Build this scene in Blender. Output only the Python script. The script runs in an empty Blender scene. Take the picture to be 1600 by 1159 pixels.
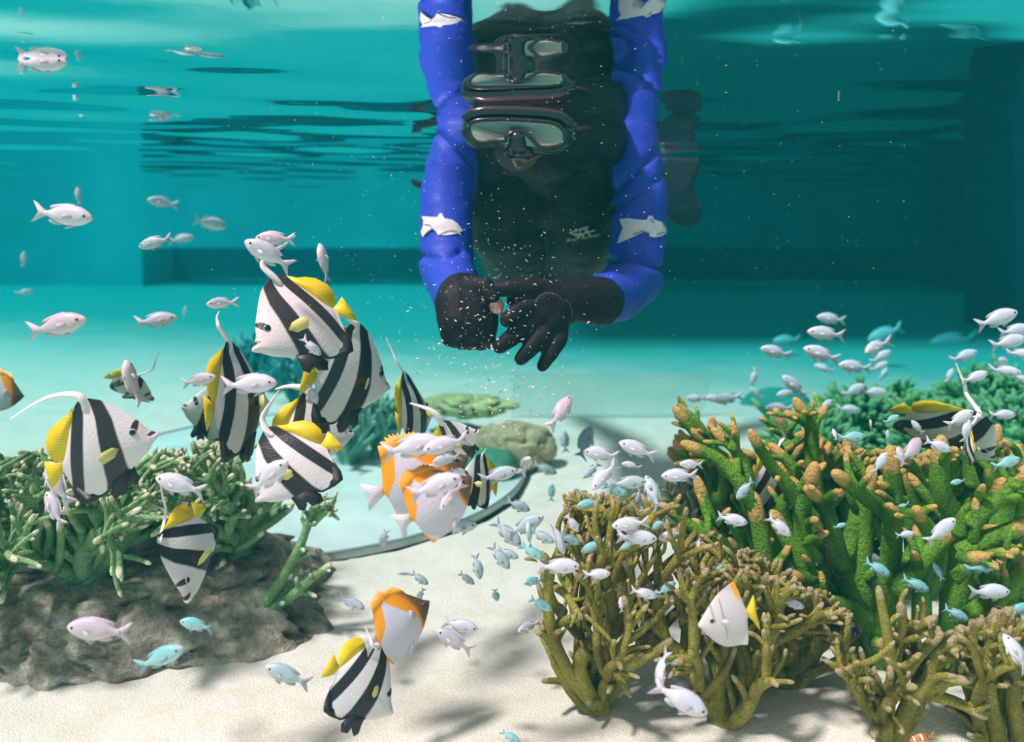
import bpy, bmesh, math, random
import numpy as np
from mathutils import Vector, Matrix, noise
from mathutils.bvhtree import BVHTree

S = bpy.context.scene
COL = S.collection
F_PX, HOR = 1250.0, 340.0          # focal length and horizon row of the 1600x1159 frame
ZS, ZF = 0.24, -0.90               # water surface and sand height, camera at z = 0

# ---------------------------------------------------------------- camera
cd = bpy.data.cameras.new('camera'); cam = bpy.data.objects.new('camera', cd); COL.objects.link(cam)
cam.location = (0, 0, 0); cam.rotation_euler = (math.pi/2, 0, 0)
cd.sensor_width = 36; cd.lens = F_PX/1600*36; cd.shift_y = -(579.5-HOR)/1600
cd.clip_start = 0.03; cd.clip_end = 100
cd.dof.use_dof = True; cd.dof.focus_distance = 1.42; cd.dof.aperture_fstop = (cd.lens/1000)/0.011
S.camera = cam

# ---------------------------------------------------------------- world, sun, exposure
w = bpy.data.worlds.new('world'); S.world = w; w.use_nodes = True
nt = w.node_tree; bg = nt.nodes['Background']
tc = nt.nodes.new('ShaderNodeTexCoord'); sp = nt.nodes.new('ShaderNodeSeparateXYZ'); rp = nt.nodes.new('ShaderNodeValToRGB')
mp = nt.nodes.new('ShaderNodeMapRange'); mp.inputs[1].default_value = -1; mp.inputs[2].default_value = 1
nt.links.new(tc.outputs['Generated'], sp.inputs[0]); nt.links.new(sp.outputs['Z'], mp.inputs[0]); nt.links.new(mp.outputs[0], rp.inputs[0])
rp.color_ramp.elements[0].position = 0.40; rp.color_ramp.elements[0].color = (0.75, 0.48, 0.47, 1)
rp.color_ramp.elements[1].position = 0.60; rp.color_ramp.elements[1].color = (1.0, 0.485, 0.51, 1)
nt.links.new(rp.outputs[0], bg.inputs[0]); bg.inputs[1].default_value = 1.75
sd = bpy.data.lights.new('sun', 'SUN'); sun = bpy.data.objects.new('sun', sd); COL.objects.link(sun)
sd.energy = 9.0; sd.angle = math.radians(6); sd.color = (1.0, 0.47, 0.475)
sun.rotation_euler = Vector((0.52, 0.30, -1.0)).to_track_quat('-Z', 'Y').to_euler()
S.view_settings.view_transform = 'Standard'; S.view_settings.look = 'None'
S.view_settings.gamma = 1; S.view_settings.use_curve_mapping = False; S.view_settings.exposure = 0.14
cy = S.cycles
cy.max_bounces = 6; cy.diffuse_bounces = 2; cy.glossy_bounces = 3; cy.transmission_bounces = 3
cy.volume_bounces = 1; cy.transparent_max_bounces = 16; cy.caustics_reflective = False; cy.caustics_refractive = False
cy.sample_clamp_indirect = 4; cy.use_adaptive_sampling = True; cy.adaptive_threshold = 0.02

# ---------------------------------------------------------------- helpers
def P(x, y, Y):
    """point seen at photo pixel (x, y) that stands Y metres in front of the lens"""
    return Vector(((x-800)/F_PX*Y, Y, -(y-HOR)/F_PX*Y))
def px(r, Y): return r*Y/F_PX
def Yfloor(y, z=ZF): return -z*F_PX/(y-HOR)

def link(o, parent=None):
    COL.objects.link(o)
    if parent is not None: o.parent = parent
    return o
def mesh_obj(name, verts, faces, mat, parent=None, smooth=True, attrs=None):
    me = bpy.data.meshes.new(name); me.from_pydata([tuple(v) for v in verts], [], faces); me.update()
    if smooth: me.polygons.foreach_set('use_smooth', [True]*len(me.polygons))
    if attrs:
        for k, v in attrs.items():
            a = me.attributes.new(k, 'FLOAT', 'POINT'); a.data.foreach_set('value', [float(q) for q in v])
    for m in (mat if isinstance(mat, (list, tuple)) else [mat]): me.materials.append(m)
    return link(bpy.data.objects.new(name, me), parent)
def tag(o, label=None, cat=None, group=None, kind=None):
    if label: o['label'] = label
    if cat: o['category'] = cat
    if group: o['group'] = group
    if kind: o['kind'] = kind
    return o
def empty(name, loc=(0, 0, 0)):
    o = bpy.data.objects.new(name, None); o.location = loc; o.empty_display_size = 0.02; return link(o)

class MB:
    """collects tubes, lenses and sheets into one mesh"""
    def __init__(s): s.v = []; s.f = []; s.a = {}
    def add(s, vs, fs, **at):
        b = len(s.v); s.v += [tuple(q) for q in vs]; s.f += [tuple(b+i for i in f) for f in fs]
        for k in set(list(at) + list(s.a)):
            l = s.a.setdefault(k, []); l += [0.0]*(b-len(l))
            x = at.get(k, 0.0); l += list(x) if hasattr(x, '__len__') else [x]*len(vs)
    def tube(s, pts, rad, n=8, cap=True, flat=1.0, jit=0.0, rnd=None, tip=None, tipr=0.8):
        pts = [Vector(p) for p in pts]; K = len(pts); vs = []; fs = []; at = []
        t0 = (pts[1]-pts[0]).normalized()
        u = t0.orthogonal().normalized(); rings = []
        for i, p in enumerate(pts):
            t = (pts[min(i+1, K-1)]-pts[max(i-1, 0)])
            t = t.normalized() if t.length > 1e-9 else t0
            u = (u - t*u.dot(t)); u = u.normalized() if u.length > 1e-6 else t.orthogonal().normalized()
            rings.append((p, rad[i] if hasattr(rad, '__len__') else rad, u.copy(), t.cross(u), t, (tip[i] if tip is not None else 0)))
        if cap:
            p, r, a, b, t, q = rings[-1]
            if tip is not None: rings += [(p+t*r*0.7, r*0.84, a, b, t, q), (p+t*r*1.35, r*0.60, a, b, t, q), (p+t*r*1.7, r*0.28, a, b, t, q)]
            else: rings += [(p+t*r*0.55*tipr, r*0.80, a, b, t, q), (p+t*r*0.9*tipr, r*0.42, a, b, t, q)]
        for (p, r, a, b, t, q) in rings:
            for k in range(n):
                an = 2*math.pi*k/n; rr = r*(1+(rnd.uniform(-jit, jit) if rnd else 0))
                vs.append(p + a*math.cos(an)*rr + b*math.sin(an)*rr*flat); at.append(q)
        R = len(rings)
        for i in range(R-1):
            for k in range(n):
                fs.append((i*n+k, i*n+(k+1) % n, (i+1)*n+(k+1) % n, (i+1)*n+k))
        fs.append(tuple(range(n-1, -1, -1))); fs.append(tuple((R-1)*n+k for k in range(n)))
        s.add(vs, fs, tip=at)
    def build(s, name, mat, parent=None, smooth=True):
        at = {k: (l + [0.0]*(len(s.v)-len(l))) for k, l in s.a.items()}
        return mesh_obj(name, s.v, s.f, mat, parent, smooth, at)

# ---------------------------------------------------------------- materials
def new_mat(name):
    m = bpy.data.materials.new(name); m.use_nodes = True
    return m, m.node_tree, m.node_tree.nodes['Principled BSDF']
def L(nt, a, b): nt.links.new(a, b)
def noise_node(nt, scale, detail=3, rough=0.5, vec=None, obj=False):
    n = nt.nodes.new('ShaderNodeTexNoise'); n.inputs['Scale'].default_value = scale; n.inputs['Detail'].default_value = detail
    n.inputs['Roughness'].default_value = rough
    t = nt.nodes.new('ShaderNodeTexCoord'); L(nt, vec or t.outputs['Object'], n.inputs['Vector']); return n
def ramp(nt, fac, stops, interp='LINEAR'):
    r = nt.nodes.new('ShaderNodeValToRGB'); cr = r.color_ramp; cr.interpolation = interp
    while len(cr.elements) < len(stops): cr.elements.new(0.5)
    for e, (p, c) in zip(cr.elements, stops): e.position = p; e.color = (*c, 1)
    L(nt, fac, r.inputs[0]); return r
def mixc(nt, fac, a, b, mode='MIX'):
    m = nt.nodes.new('ShaderNodeMix'); m.data_type = 'RGBA'; m.blend_type = mode
    for s, v in ((m.inputs[0], fac), (m.inputs[6], a), (m.inputs[7], b)):
        if hasattr(v, 'links'): L(nt, v, s)
        elif isinstance(v, tuple): s.default_value = (*v, 1)
        else: s.default_value = v
    return m.outputs[2]
def attr(nt, name):
    a = nt.nodes.new('ShaderNodeAttribute'); a.attribute_name = name; return a.outputs['Fac']
def bump(nt, b, h, strength, dist):
    n = nt.nodes.new('ShaderNodeBump'); n.inputs['Strength'].default_value = strength; n.inputs['Distance'].default_value = dist
    L(nt, h, n.inputs['Height']); L(nt, n.outputs[0], b.inputs['Normal']); return n
def plain(name, c, rough=0.6, nscale=None, var=0.15, bscale=None, bd=0.002, spec=0.3, alpha=1.0, trans=0.0):
    m, nt, b = new_mat(name); b.inputs['Roughness'].default_value = rough; b.inputs['Specular IOR Level'].default_value = spec
    n = noise_node(nt, nscale or 8); c2 = tuple(max(0, q*(1-var)) for q in c); c1 = tuple(min(1, q*(1+var)) for q in c)
    r = ramp(nt, n.outputs['Fac'], [(0.3, c2), (0.7, c1)]); L(nt, r.outputs[0], b.inputs['Base Color'])
    if bscale:
        n2 = noise_node(nt, bscale, 4, 0.6); bump(nt, b, n2.outputs['Fac'], 0.6, bd)
    if alpha < 1: b.inputs['Alpha'].default_value = alpha
    return m
# ---------------------------------------------------------------- water
def water_material():
    m = bpy.data.materials.new('water_surface'); m.use_nodes = True; nt = m.node_tree; nt.nodes.clear()
    out = nt.nodes.new('ShaderNodeOutputMaterial'); mx = nt.nodes.new('ShaderNodeMixShader')
    fr = nt.nodes.new('ShaderNodeFresnel'); fr.inputs['IOR'].default_value = 1.33
    tr = nt.nodes.new('ShaderNodeBsdfTransparent'); gl = nt.nodes.new('ShaderNodeBsdfGlossy'); gl.inputs['Roughness'].default_value = 0.0
    gl.inputs['Color'].default_value = (0.97, 1.0, 1.0, 1)
    t = nt.nodes.new('ShaderNodeTexCoord'); mpp = nt.nodes.new('ShaderNodeMapping'); mpp.inputs['Scale'].default_value = (1.0, 1.6, 1)
    L(nt, t.outputs['Object'], mpp.inputs[0])
    n = noise_node(nt, 4.0, 1, 0.4, mpp.outputs[0]); bp = nt.nodes.new('ShaderNodeBump')
    bp.inputs['Strength'].default_value = 0.8; bp.inputs['Distance'].default_value = 0.0022; L(nt, n.outputs['Fac'], bp.inputs['Height'])
    L(nt, bp.outputs[0], gl.inputs['Normal'])
    L(nt, fr.outputs[0], mx.inputs[0]); L(nt, tr.outputs[0], mx.inputs[1]); L(nt, gl.outputs[0], mx.inputs[2]); L(nt, mx.outputs[0], out.inputs['Surface'])
    m2 = bpy.data.materials.new('water_side'); m2.use_nodes = True; n2 = m2.node_tree; n2.nodes.clear()
    o2 = n2.nodes.new('ShaderNodeOutputMaterial'); t2 = n2.nodes.new('ShaderNodeBsdfTransparent'); n2.links.new(t2.outputs[0], o2.inputs['Surface'])
    for nn, oo in ((nt, out), (n2, o2)):
        sc = nn.nodes.new('ShaderNodeVolumeScatter'); sc.inputs['Color'].default_value = (0.03, 0.80, 0.86, 1); sc.inputs['Density'].default_value = 0.015
        sc.inputs['Anisotropy'].default_value = 0.0
        ab = nn.nodes.new('ShaderNodeVolumeAbsorption'); ab.inputs['Color'].default_value = (0.0, 0.86, 0.895, 1); ab.inputs['Density'].default_value = 0.31
        ad = nn.nodes.new('ShaderNodeAddShader'); nn.links.new(sc.outputs[0], ad.inputs[0]); nn.links.new(ab.outputs[0], ad.inputs[1])
        nn.links.new(ad.outputs[0], oo.inputs['Volume'])
    return m, m2
def wave(x, y):
    k = 2.1-1.1*math.exp(-(x*x/.5+(y-1.75)**2/1.1)**2)   # calmer where the diver stands still
    p = noise.noise(Vector((x*1.1, y*1.5, 3.1)))*0.0065 + noise.noise(Vector((x*3.2+7, y*4.2, 9.7)))*0.0016
    p = p*k + k*0.0009*math.sin(5.1*x+11.0*y+2*noise.noise(Vector((x, y, 0)))) + k*0.0005*math.sin(-8*x+17*y)
    return p
X0, X1, Y0, Y1 = -9.0, 6.5, -0.8, 12.5
xs = np.concatenate([np.linspace(X0, -5, 40), np.linspace(-5, X1, 270)[1:]]); ys = np.concatenate([np.linspace(Y0, 5, 210), np.linspace(5, Y1, 110)[1:]])
nx, ny = len(xs), len(ys)
V = []; Fc = []
for j in range(ny):
    for i in range(nx):
        V.append((xs[i], ys[j], ZS + wave(xs[i], ys[j])))
for j in range(ny-1):
    for i in range(nx-1):
        a = j*nx+i; Fc.append((a, a+1, a+nx+1, a+nx))
ntop = len(Fc)
ZB = -1.6
rim = [i for i in range(nx)] + [j*nx+nx-1 for j in range(1, ny)] + [(ny-1)*nx+i for i in range(nx-2, -1, -1)] + [j*nx for j in range(ny-2, 0, -1)]
b0 = len(V)
for r in rim: V.append((V[r][0], V[r][1], ZB))
R = len(rim)
for k in range(R):
    k2 = (k+1) % R; Fc.append((rim[k], b0+k, b0+k2, rim[k2]))
Fc.append(tuple(b0+R-1-k for k in range(R)))
wm = water_material()
wat = mesh_obj('water', V, Fc, list(wm), smooth=True)
for p in wat.data.polygons[ntop:]: p.material_index = 1; p.use_smooth = False
tag(wat, 'clear teal pool water with a gently rippled surface seen from below', kind='structure')

# ---------------------------------------------------------------- sand floor
def sand_z(x, y):
    z = ZF + 0.014*noise.noise(Vector((x*1.3, y*1.7, 0.3))) + 0.006*noise.noise(Vector((x*5, y*8, 1.3)))
    z += 0.05*math.exp(-(((x-0.68)/0.16)**2 + ((y-1.42)/0.10)**2))
    z += 0.003*math.sin(28*y + 4*noise.noise(Vector((x*2, y*2, 5))))*(0.5+noise.noise(Vector((x*1.5, y*1.5, 8))))
    d = math.hypot(x+0.75, y-2.87)
    if d < 0.83: z -= 0.035*min(1, (0.83-d)/0.05)
    return z
m, nt, b = new_mat('sand'); b.inputs['Roughness'].default_value = 0.9; b.inputs['Specular IOR Level'].default_value = 0.1
n1 = noise_node(nt, 2.2, 5, 0.6); n2 = noise_node(nt, 220, 2, 0.6); n3 = noise_node(nt, 14, 5, 0.65)
c = ramp(nt, n1.outputs['Fac'], [(0.3, (0.80, 0.72, 0.60)), (0.65, (0.88, 0.77, 0.67))]).outputs[0]
c = mixc(nt, 0.28, c, ramp(nt, n2.outputs['Fac'], [(0.35, (0.6, 0.52, 0.42)), (0.6, (0.95, 0.9, 0.82))]).outputs[0], 'MULTIPLY')
c = mixc(nt, 0.3, c, ramp(nt, n3.outputs['Fac'], [(0.3, (0.66, 0.62, 0.55)), (0.55, (1, 1, 1))]).outputs[0], 'MULTIPLY')
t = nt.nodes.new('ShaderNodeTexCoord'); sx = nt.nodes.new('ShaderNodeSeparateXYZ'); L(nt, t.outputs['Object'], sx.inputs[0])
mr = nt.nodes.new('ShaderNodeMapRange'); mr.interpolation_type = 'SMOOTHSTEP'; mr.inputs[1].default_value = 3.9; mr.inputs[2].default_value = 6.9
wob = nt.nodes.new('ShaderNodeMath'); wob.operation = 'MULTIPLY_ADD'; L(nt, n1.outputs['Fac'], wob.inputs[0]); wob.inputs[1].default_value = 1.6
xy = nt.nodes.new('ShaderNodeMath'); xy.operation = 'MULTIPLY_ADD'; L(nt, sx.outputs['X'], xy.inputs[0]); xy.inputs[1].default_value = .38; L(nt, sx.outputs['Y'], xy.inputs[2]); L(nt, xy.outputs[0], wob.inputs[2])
L(nt, wob.outputs[0], mr.inputs[0]); c = mixc(nt, mr.outputs[0], c, (0.045, 0.36, 0.32))   # sand colour blends to dark teal farther back, sooner on the right
L(nt, c, b.inputs['Base Color'])
ad = nt.nodes.new('ShaderNodeMath'); ad.operation = 'ADD'; L(nt, n3.outputs['Fac'], ad.inputs[0]); L(nt, n2.outputs['Fac'], ad.inputs[1])
bump(nt, b, ad.outputs[0], 0.5, 0.006)
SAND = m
fx = np.concatenate([np.linspace(-9.5, -2.2, 24), np.linspace(-2.2, 2.4, 200)[1:], np.linspace(2.4, 7, 20)[1:]])
fy = np.concatenate([np.linspace(-0.8, 1.1, 8), np.linspace(1.1, 4.2, 170)[1:], np.linspace(4.2, 12.6, 60)[1:]])
V = [(x, y, sand_z(x, y)) for y in fy for x in fx]; n_ = len(fx)
Fc = [(j*n_+i, j*n_+i+1, (j+1)*n_+i+1, (j+1)*n_+i) for j in range(len(fy)-1) for i in range(n_-1)]
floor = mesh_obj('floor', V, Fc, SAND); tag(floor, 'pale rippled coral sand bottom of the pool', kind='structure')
# a few darker and paler pebbles are part of the sand's own relief

# ---------------------------------------------------------------- pool walls
def box_mb(mb, x0, x1, y0, y1, z0, z1):
    v = [(x, y, z) for x in (x0, x1) for y in (y0, y1) for z in (z0, z1)]
    mb.add(v, [(0, 1, 3, 2), (4, 6, 7, 5), (0, 4, 5, 1), (2, 3, 7, 6), (0, 2, 6, 4), (1, 5, 7, 3)])
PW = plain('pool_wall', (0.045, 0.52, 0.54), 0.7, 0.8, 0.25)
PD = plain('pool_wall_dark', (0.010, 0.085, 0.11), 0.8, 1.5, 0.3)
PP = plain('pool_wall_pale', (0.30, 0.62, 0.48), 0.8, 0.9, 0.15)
def wallbox(name, dims, mat, label):
    mb = MB(); box_mb(mb, *dims); o = mb.build(name, mat, smooth=False); return tag(o, label, kind='structure')
wallbox('wall_back', (-9.2, 7, 10.6, 11.0, -0.40, 0.7), PW, 'teal painted back wall of the pool under the waterline')
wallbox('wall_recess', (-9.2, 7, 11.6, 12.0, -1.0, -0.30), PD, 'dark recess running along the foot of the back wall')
wallbox('wall_back_foot', (-9.2, -4.9, 10.6, 12.0, -1.0, -0.40), PW, 'teal foot of the back wall left of the dark recess')
wallbox('wall_left', (-9.0, -8.6, 1.0, 12, -1.0, 0.9), PW, 'pale green side wall of the pool')
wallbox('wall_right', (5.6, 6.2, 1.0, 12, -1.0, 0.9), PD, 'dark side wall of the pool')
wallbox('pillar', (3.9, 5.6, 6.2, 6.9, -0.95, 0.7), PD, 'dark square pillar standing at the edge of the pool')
wallbox('shade_slab', (-3.4, 8.6, 3.6, 13.0, 6.0, 6.2), plain('shade_slab_grey', (0.3, 0.3, 0.28)), 'unseen slab added overhead to shade the far right of the pool')  # added out of view, only to darken the far right floor and wall
# ---------------------------------------------------------------- fish builders (unit length, nose at +x, back at +z)
def spl(pts, x):
    """smooth curve through (x, z) points sorted by x (monotone cubic)"""
    xs = np.array([p[0] for p in pts], float); zs = np.array([p[1] for p in pts], float)
    d = np.diff(zs)/np.diff(xs); m = np.zeros(len(xs)); m[0] = d[0]; m[-1] = d[-1]
    for i in range(1, len(xs)-1): m[i] = 0 if d[i-1]*d[i] <= 0 else 2*d[i-1]*d[i]/(d[i-1]+d[i])
    x = np.clip(x, xs[0], xs[-1]); i = np.clip(np.searchsorted(xs, x)-1, 0, len(xs)-2)
    h = xs[i+1]-xs[i]; t = (x-xs[i])/h
    return ((2*t**3-3*t**2+1)*zs[i] + (t**3-2*t**2+t)*h*m[i] + (-2*t**3+3*t**2)*zs[i+1] + (t**3-t**2)*h*m[i+1])
def lens(top, bot, thick, nx=26, nz=9, power=1.2, fields=None, bend=0.0):
    """closed body between two outlines; thick(x, z) = half width factor"""
    x0, x1 = top[0][0], top[-1][0]
    ts = 0.5-0.5*np.cos(np.linspace(0.0, math.pi, nx)); X = x0+(x1-x0)*(0.35*ts+0.65*np.linspace(0, 1, nx))
    zt = spl(top, X); zb = spl(bot, X); vs = []; n = 2*nz
    for i in range(nx):
        mid = (zt[i]+zb[i])/2; h = max((zt[i]-zb[i])/2, 0.0015)
        for k in range(n):
            a = 2*math.pi*k/n; s_, c_ = math.sin(a), math.cos(a)
            y = math.copysign(abs(c_)**power, c_)*thick(X[i], mid+h*s_, h)
            xb = X[i]; y += bend*min(0, xb-0.12)**2
            vs.append((xb, y, mid+h*s_))
    fs = [(i*n+k, i*n+(k+1) % n, (i+1)*n+(k+1) % n, (i+1)*n+k) for i in range(nx-1) for k in range(n)]
    fs += [tuple(range(n-1, -1, -1)), tuple((nx-1)*n+k for k in range(n))]
    at = {k: [f(v[0], v[2]) for v in vs] for k, f in (fields or {}).items()}
    return vs, fs, at
def sheet(pts, th=0.005, y=0.0, bend=0.0, rot=None, pivot=None):
    """thin fin: a closed outline given thickness, fanned from its middle"""
    n = len(pts); cx = sum(p[0] for p in pts)/n; cz = sum(p[1] for p in pts)/n
    def yb(x): return y + bend*min(0, x-0.12)**2
    vs = [(cx, yb(cx)+th, cz), (cx, yb(cx)-th, cz)] + [(p[0], yb(p[0])+th*.25, p[1]) for p in pts] + [(p[0], yb(p[0])-th*.25, p[1]) for p in pts]
    fs = []
    for i in range(n):
        j = (i+1) % n
        fs += [(0, 2+i, 2+j), (1, 2+n+j, 2+n+i), (2+i, 2+n+i, 2+n+j, 2+j)]
    if rot is not None:
        pv = Vector(pivot); vs = [pv + rot @ (Vector(v)-pv) for v in vs]
    return vs, fs
def eye_geo(x, z, y, r, n=8):
    mb = MB()
    for sgn in (1, -1):
        vs = []; fs = []; rings = [(1.0, 0.0), (0.8, 0.45), (0.45, 0.7)]
        for q, h in rings:
            for k in range(n): a = 2*math.pi*k/n; vs.append((x+math.cos(a)*r*q, sgn*(y+h*r*.8), z+math.sin(a)*r*q))
        vs.append((x, sgn*(y+r*.68), z))
        for i in range(2):
            for k in range(n): fs.append((i*n+k, i*n+(k+1) % n, (i+1)*n+(k+1) % n, (i+1)*n+k))
        for k in range(n): fs.append((2*n+k, 2*n+(k+1) % n, 3*n))
        mb.add(vs, fs, iris=[1.0]*n+[0.55]*n+[0.3]*n+[0.0])
    return mb

# --- materials
def eye_mat():
    m, nt, b = new_mat('fish_eye'); c = ramp(nt, attr(nt, 'iris'), [(0.0, (0.004, 0.004, 0.006)), (0.62, (0.006, 0.006, 0.01)), (0.75, (0.42, 0.45, 0.5))])
    L(nt, c.outputs[0], b.inputs['Base Color']); b.inputs['Roughness'].default_value = 0.15; return m
EYE = eye_mat()
def chromis_mat(name, back, belly, face):
    m, nt, b = new_mat(name); t = nt.nodes.new('ShaderNodeTexCoord'); s_ = nt.nodes.new('ShaderNodeSeparateXYZ'); L(nt, t.outputs['Object'], s_.inputs[0])
    mr = nt.nodes.new('ShaderNodeMapRange'); mr.inputs[1].default_value = -0.13; mr.inputs[2].default_value = 0.2; L(nt, s_.outputs['Z'], mr.inputs[0])
    c = mixc(nt, mr.outputs[0], belly, back)
    mf = nt.nodes.new('ShaderNodeMapRange'); mf.inputs[1].default_value = 0.36; mf.inputs[2].default_value = 0.52; L(nt, s_.outputs['X'], mf.inputs[0])
    c = mixc(nt, mf.outputs[0], c, face)
    n = noise_node(nt, 60, 2, .5); c = mixc(nt, 0.12, c, ramp(nt, n.outputs['Fac'], [(0.35, (0.6, 0.6, 0.65)), (0.6, (1, 1, 1))]).outputs[0], 'MULTIPLY')
    L(nt, c, b.inputs['Base Color']); b.inputs['Roughness'].default_value = 0.38; b.inputs['Specular IOR Level'].default_value = 0.45
    v = nt.nodes.new('ShaderNodeTexVoronoi'); v.inputs['Scale'].default_value = 45; L(nt, t.outputs['Object'], v.inputs['Vector']); bump(nt, b, v.outputs['Distance'], 0.12, 0.004)
    return m
CH = {'pink': chromis_mat('damsel_pinkish', (0.45, 0.42, 0.52), (0.72, 0.63, 0.63), (0.88, 0.66, 0.58)),
      'white': chromis_mat('damsel_white', (0.52, 0.61, 0.70), (0.79, 0.74, 0.77), (0.80, 0.67, 0.66)),
      'teal': chromis_mat('damsel_teal', (0.11, 0.50, 0.50), (0.56, 0.72, 0.71), (0.46, 0.66, 0.66)),
      'grey': chromis_mat('damsel_grey', (0.30, 0.46, 0.50), (0.56, 0.62, 0.62), (0.56, 0.58, 0.60))}
def fin_mat(name, c, alpha, rays=70):
    m, nt, b = new_mat(name); t = nt.nodes.new('ShaderNodeTexCoord')
    wv = nt.nodes.new('ShaderNodeTexWave'); wv.inputs['Scale'].default_value = rays/6; wv.inputs['Distortion'].default_value = 1.0; wv.bands_direction = 'Z'
    L(nt, t.outputs['Object'], wv.inputs[0]); r = ramp(nt, wv.outputs['Fac'], [(0, tuple(q*.82 for q in c)), (1, c)]); L(nt, r.outputs[0], b.inputs['Base Color'])
    b.inputs['Alpha'].default_value = alpha; b.inputs['Roughness'].default_value = 0.5; return m
FINP = {'pink': fin_mat('fin_pinkish', (0.76, 0.70, 0.74), 0.75), 'white': fin_mat('fin_white', (0.74, 0.74, 0.80), 0.75),
        'teal': fin_mat('fin_teal', (0.30, 0.66, 0.68), 0.8), 'grey': fin_mat('fin_grey', (0.42, 0.5, 0.54), 0.8)}
YEL = fin_mat('fin_yellow', (0.90, 0.66, 0.015), 1.0); BLK = fin_mat('fin_black', (0.014, 0.011, 0.016), 1.0); ORG = fin_mat('fin_orange', (0.95, 0.36, 0.008), 1.0)
WHF = fin_mat('fin_clear_white', (0.82, 0.8, 0.84), 0.8); WHS = plain('streamer_white', (0.86, 0.83, 0.78), 0.5, 20, .05)

# --- damselfish (chromis)
CT = [(-.31, .045), (-.26, .05), (-.18, .085), (-.05, .16), (.10, .205), (.25, .195), (.36, .145), (.44, .09), (.49, .035), (.50, .012)]
CB = [(-.31, -.045), (-.26, -.05), (-.18, -.075), (-.05, -.135), (.10, -.175), (.24, -.17), (.35, -.13), (.44, -.075), (.49, -.025), (.50, -.008)]
def cthick(x, z, h): return 0.095*max(0, 1-((x-0.2)/0.56)**2)**.6*min(1, h/.12)+0.006
def damsel_parts(k):
    d = {}
    mb = MB(); v, f, a = lens(CT, CB, cthick, 22, 7, 1.0, bend=k); mb.add(v, f); d['body'] = mb
    mb = MB(); v, f = sheet([(-.27, .045), (-.34, .09), (-.43, .155), (-.50, .185), (-.45, .11), (-.395, .03), (-.39, 0), (-.395, -.03), (-.45, -.11), (-.50, -.175), (-.43, -.145), (-.34, -.085), (-.27, -.045)], bend=k); mb.add(v, f); d['tail_fin'] = mb
    mb = MB(); v, f = sheet([(.24, .165), (.16, .20), (.04, .195), (-.08, .175), (-.17, .15), (-.225, .12), (-.20, .085), (-.12, .09), (0, .13), (.12, .16)], bend=k); mb.add(v, f); d['dorsal_fin'] = mb
    mb = MB(); v, f = sheet([(.02, -.145), (-.04, -.17), (-.12, -.165), (-.20, -.135), (-.21, -.09), (-.15, -.07), (-.05, -.10)], bend=k); mb.add(v, f); d['anal_fin'] = mb
    mb = MB()
    for s_ in (1, -1):
        v, f = sheet([(.22, -.14), (.19, -.17), (.12, -.205), (.07, -.22), (.10, -.18), (.15, -.145)], y=.03*s_, th=.004); mb.add(v, f)
    d['pelvic_fins'] = mb
    mb = MB()
    for s_ in (1, -1):
        v, f = sheet([(.23, .0), (.17, .035), (.08, .03), (.05, -.02), (.09, -.055), (.18, -.05)], y=.085*s_, th=.004, rot=Matrix.Rotation(-.55*s_, 3, 'Z'), pivot=(.23, .085*s_, -.01)); mb.add(v, f)
    d['pectoral_fins'] = mb
    d['eyes'] = eye_geo(.39, .035, .080, .027)
    return d
def make_proto(parts, mats, joined=None):
    """mesh data for each part; joined = one mesh of everything for copies too small to show parts"""
    out = {}
    for n_, mb in parts.items():
        if n_ in ('pelvic_fins', 'pectoral_fins', 'eyes'):      # one object per side
            h = len(mb.v)//2; hf = len(mb.f)//2
            for k in (0, 1):
                m_ = MB(); m_.v = mb.v[k*h:(k+1)*h]; m_.f = [tuple(i-k*h for i in f) for f in mb.f[k*hf:(k+1)*hf]]; m_.a = {q: l[k*h:(k+1)*h] for q, l in mb.a.items()}
                o = m_.build(n_[:-1], mats[n_]); COL.objects.unlink(o); out[n_[:-1]+'_'*k] = o
            continue
        o = mb.build(n_, mats[n_]); COL.objects.unlink(o); out[n_] = o
    if joined:
        mb = MB(); ml = []; mi = []
        for n_, p in parts.items():
            if n_ in ('pectoral_fins',): continue
            if mats[n_] not in ml: ml.append(mats[n_])
            mb.add(p.v, p.f, **({'iris': p.a['iris']} if 'iris' in p.a else {})); mi += [ml.index(mats[n_])]*len(p.f)
        o = mb.build(joined, ml); o.data.polygons.foreach_set('material_index', mi); COL.objects.unlink(o); out['_joined'] = o
    return out
CT = [(x, z*.90) for x, z in CT]; CB = [(x, z*.90) for x, z in CB]
PROTO = {}
for sh in CH:
    for kn, k in (('s', 0), ('a', .55), ('b', -.55)):
        ps = damsel_parts(k); ms = {q: (CH[sh] if q == 'body' else EYE if q == 'eyes' else FINP[sh]) for q in ps}
        PROTO[sh, kn] = make_proto(ps, ms, 'damselfish')

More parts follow.
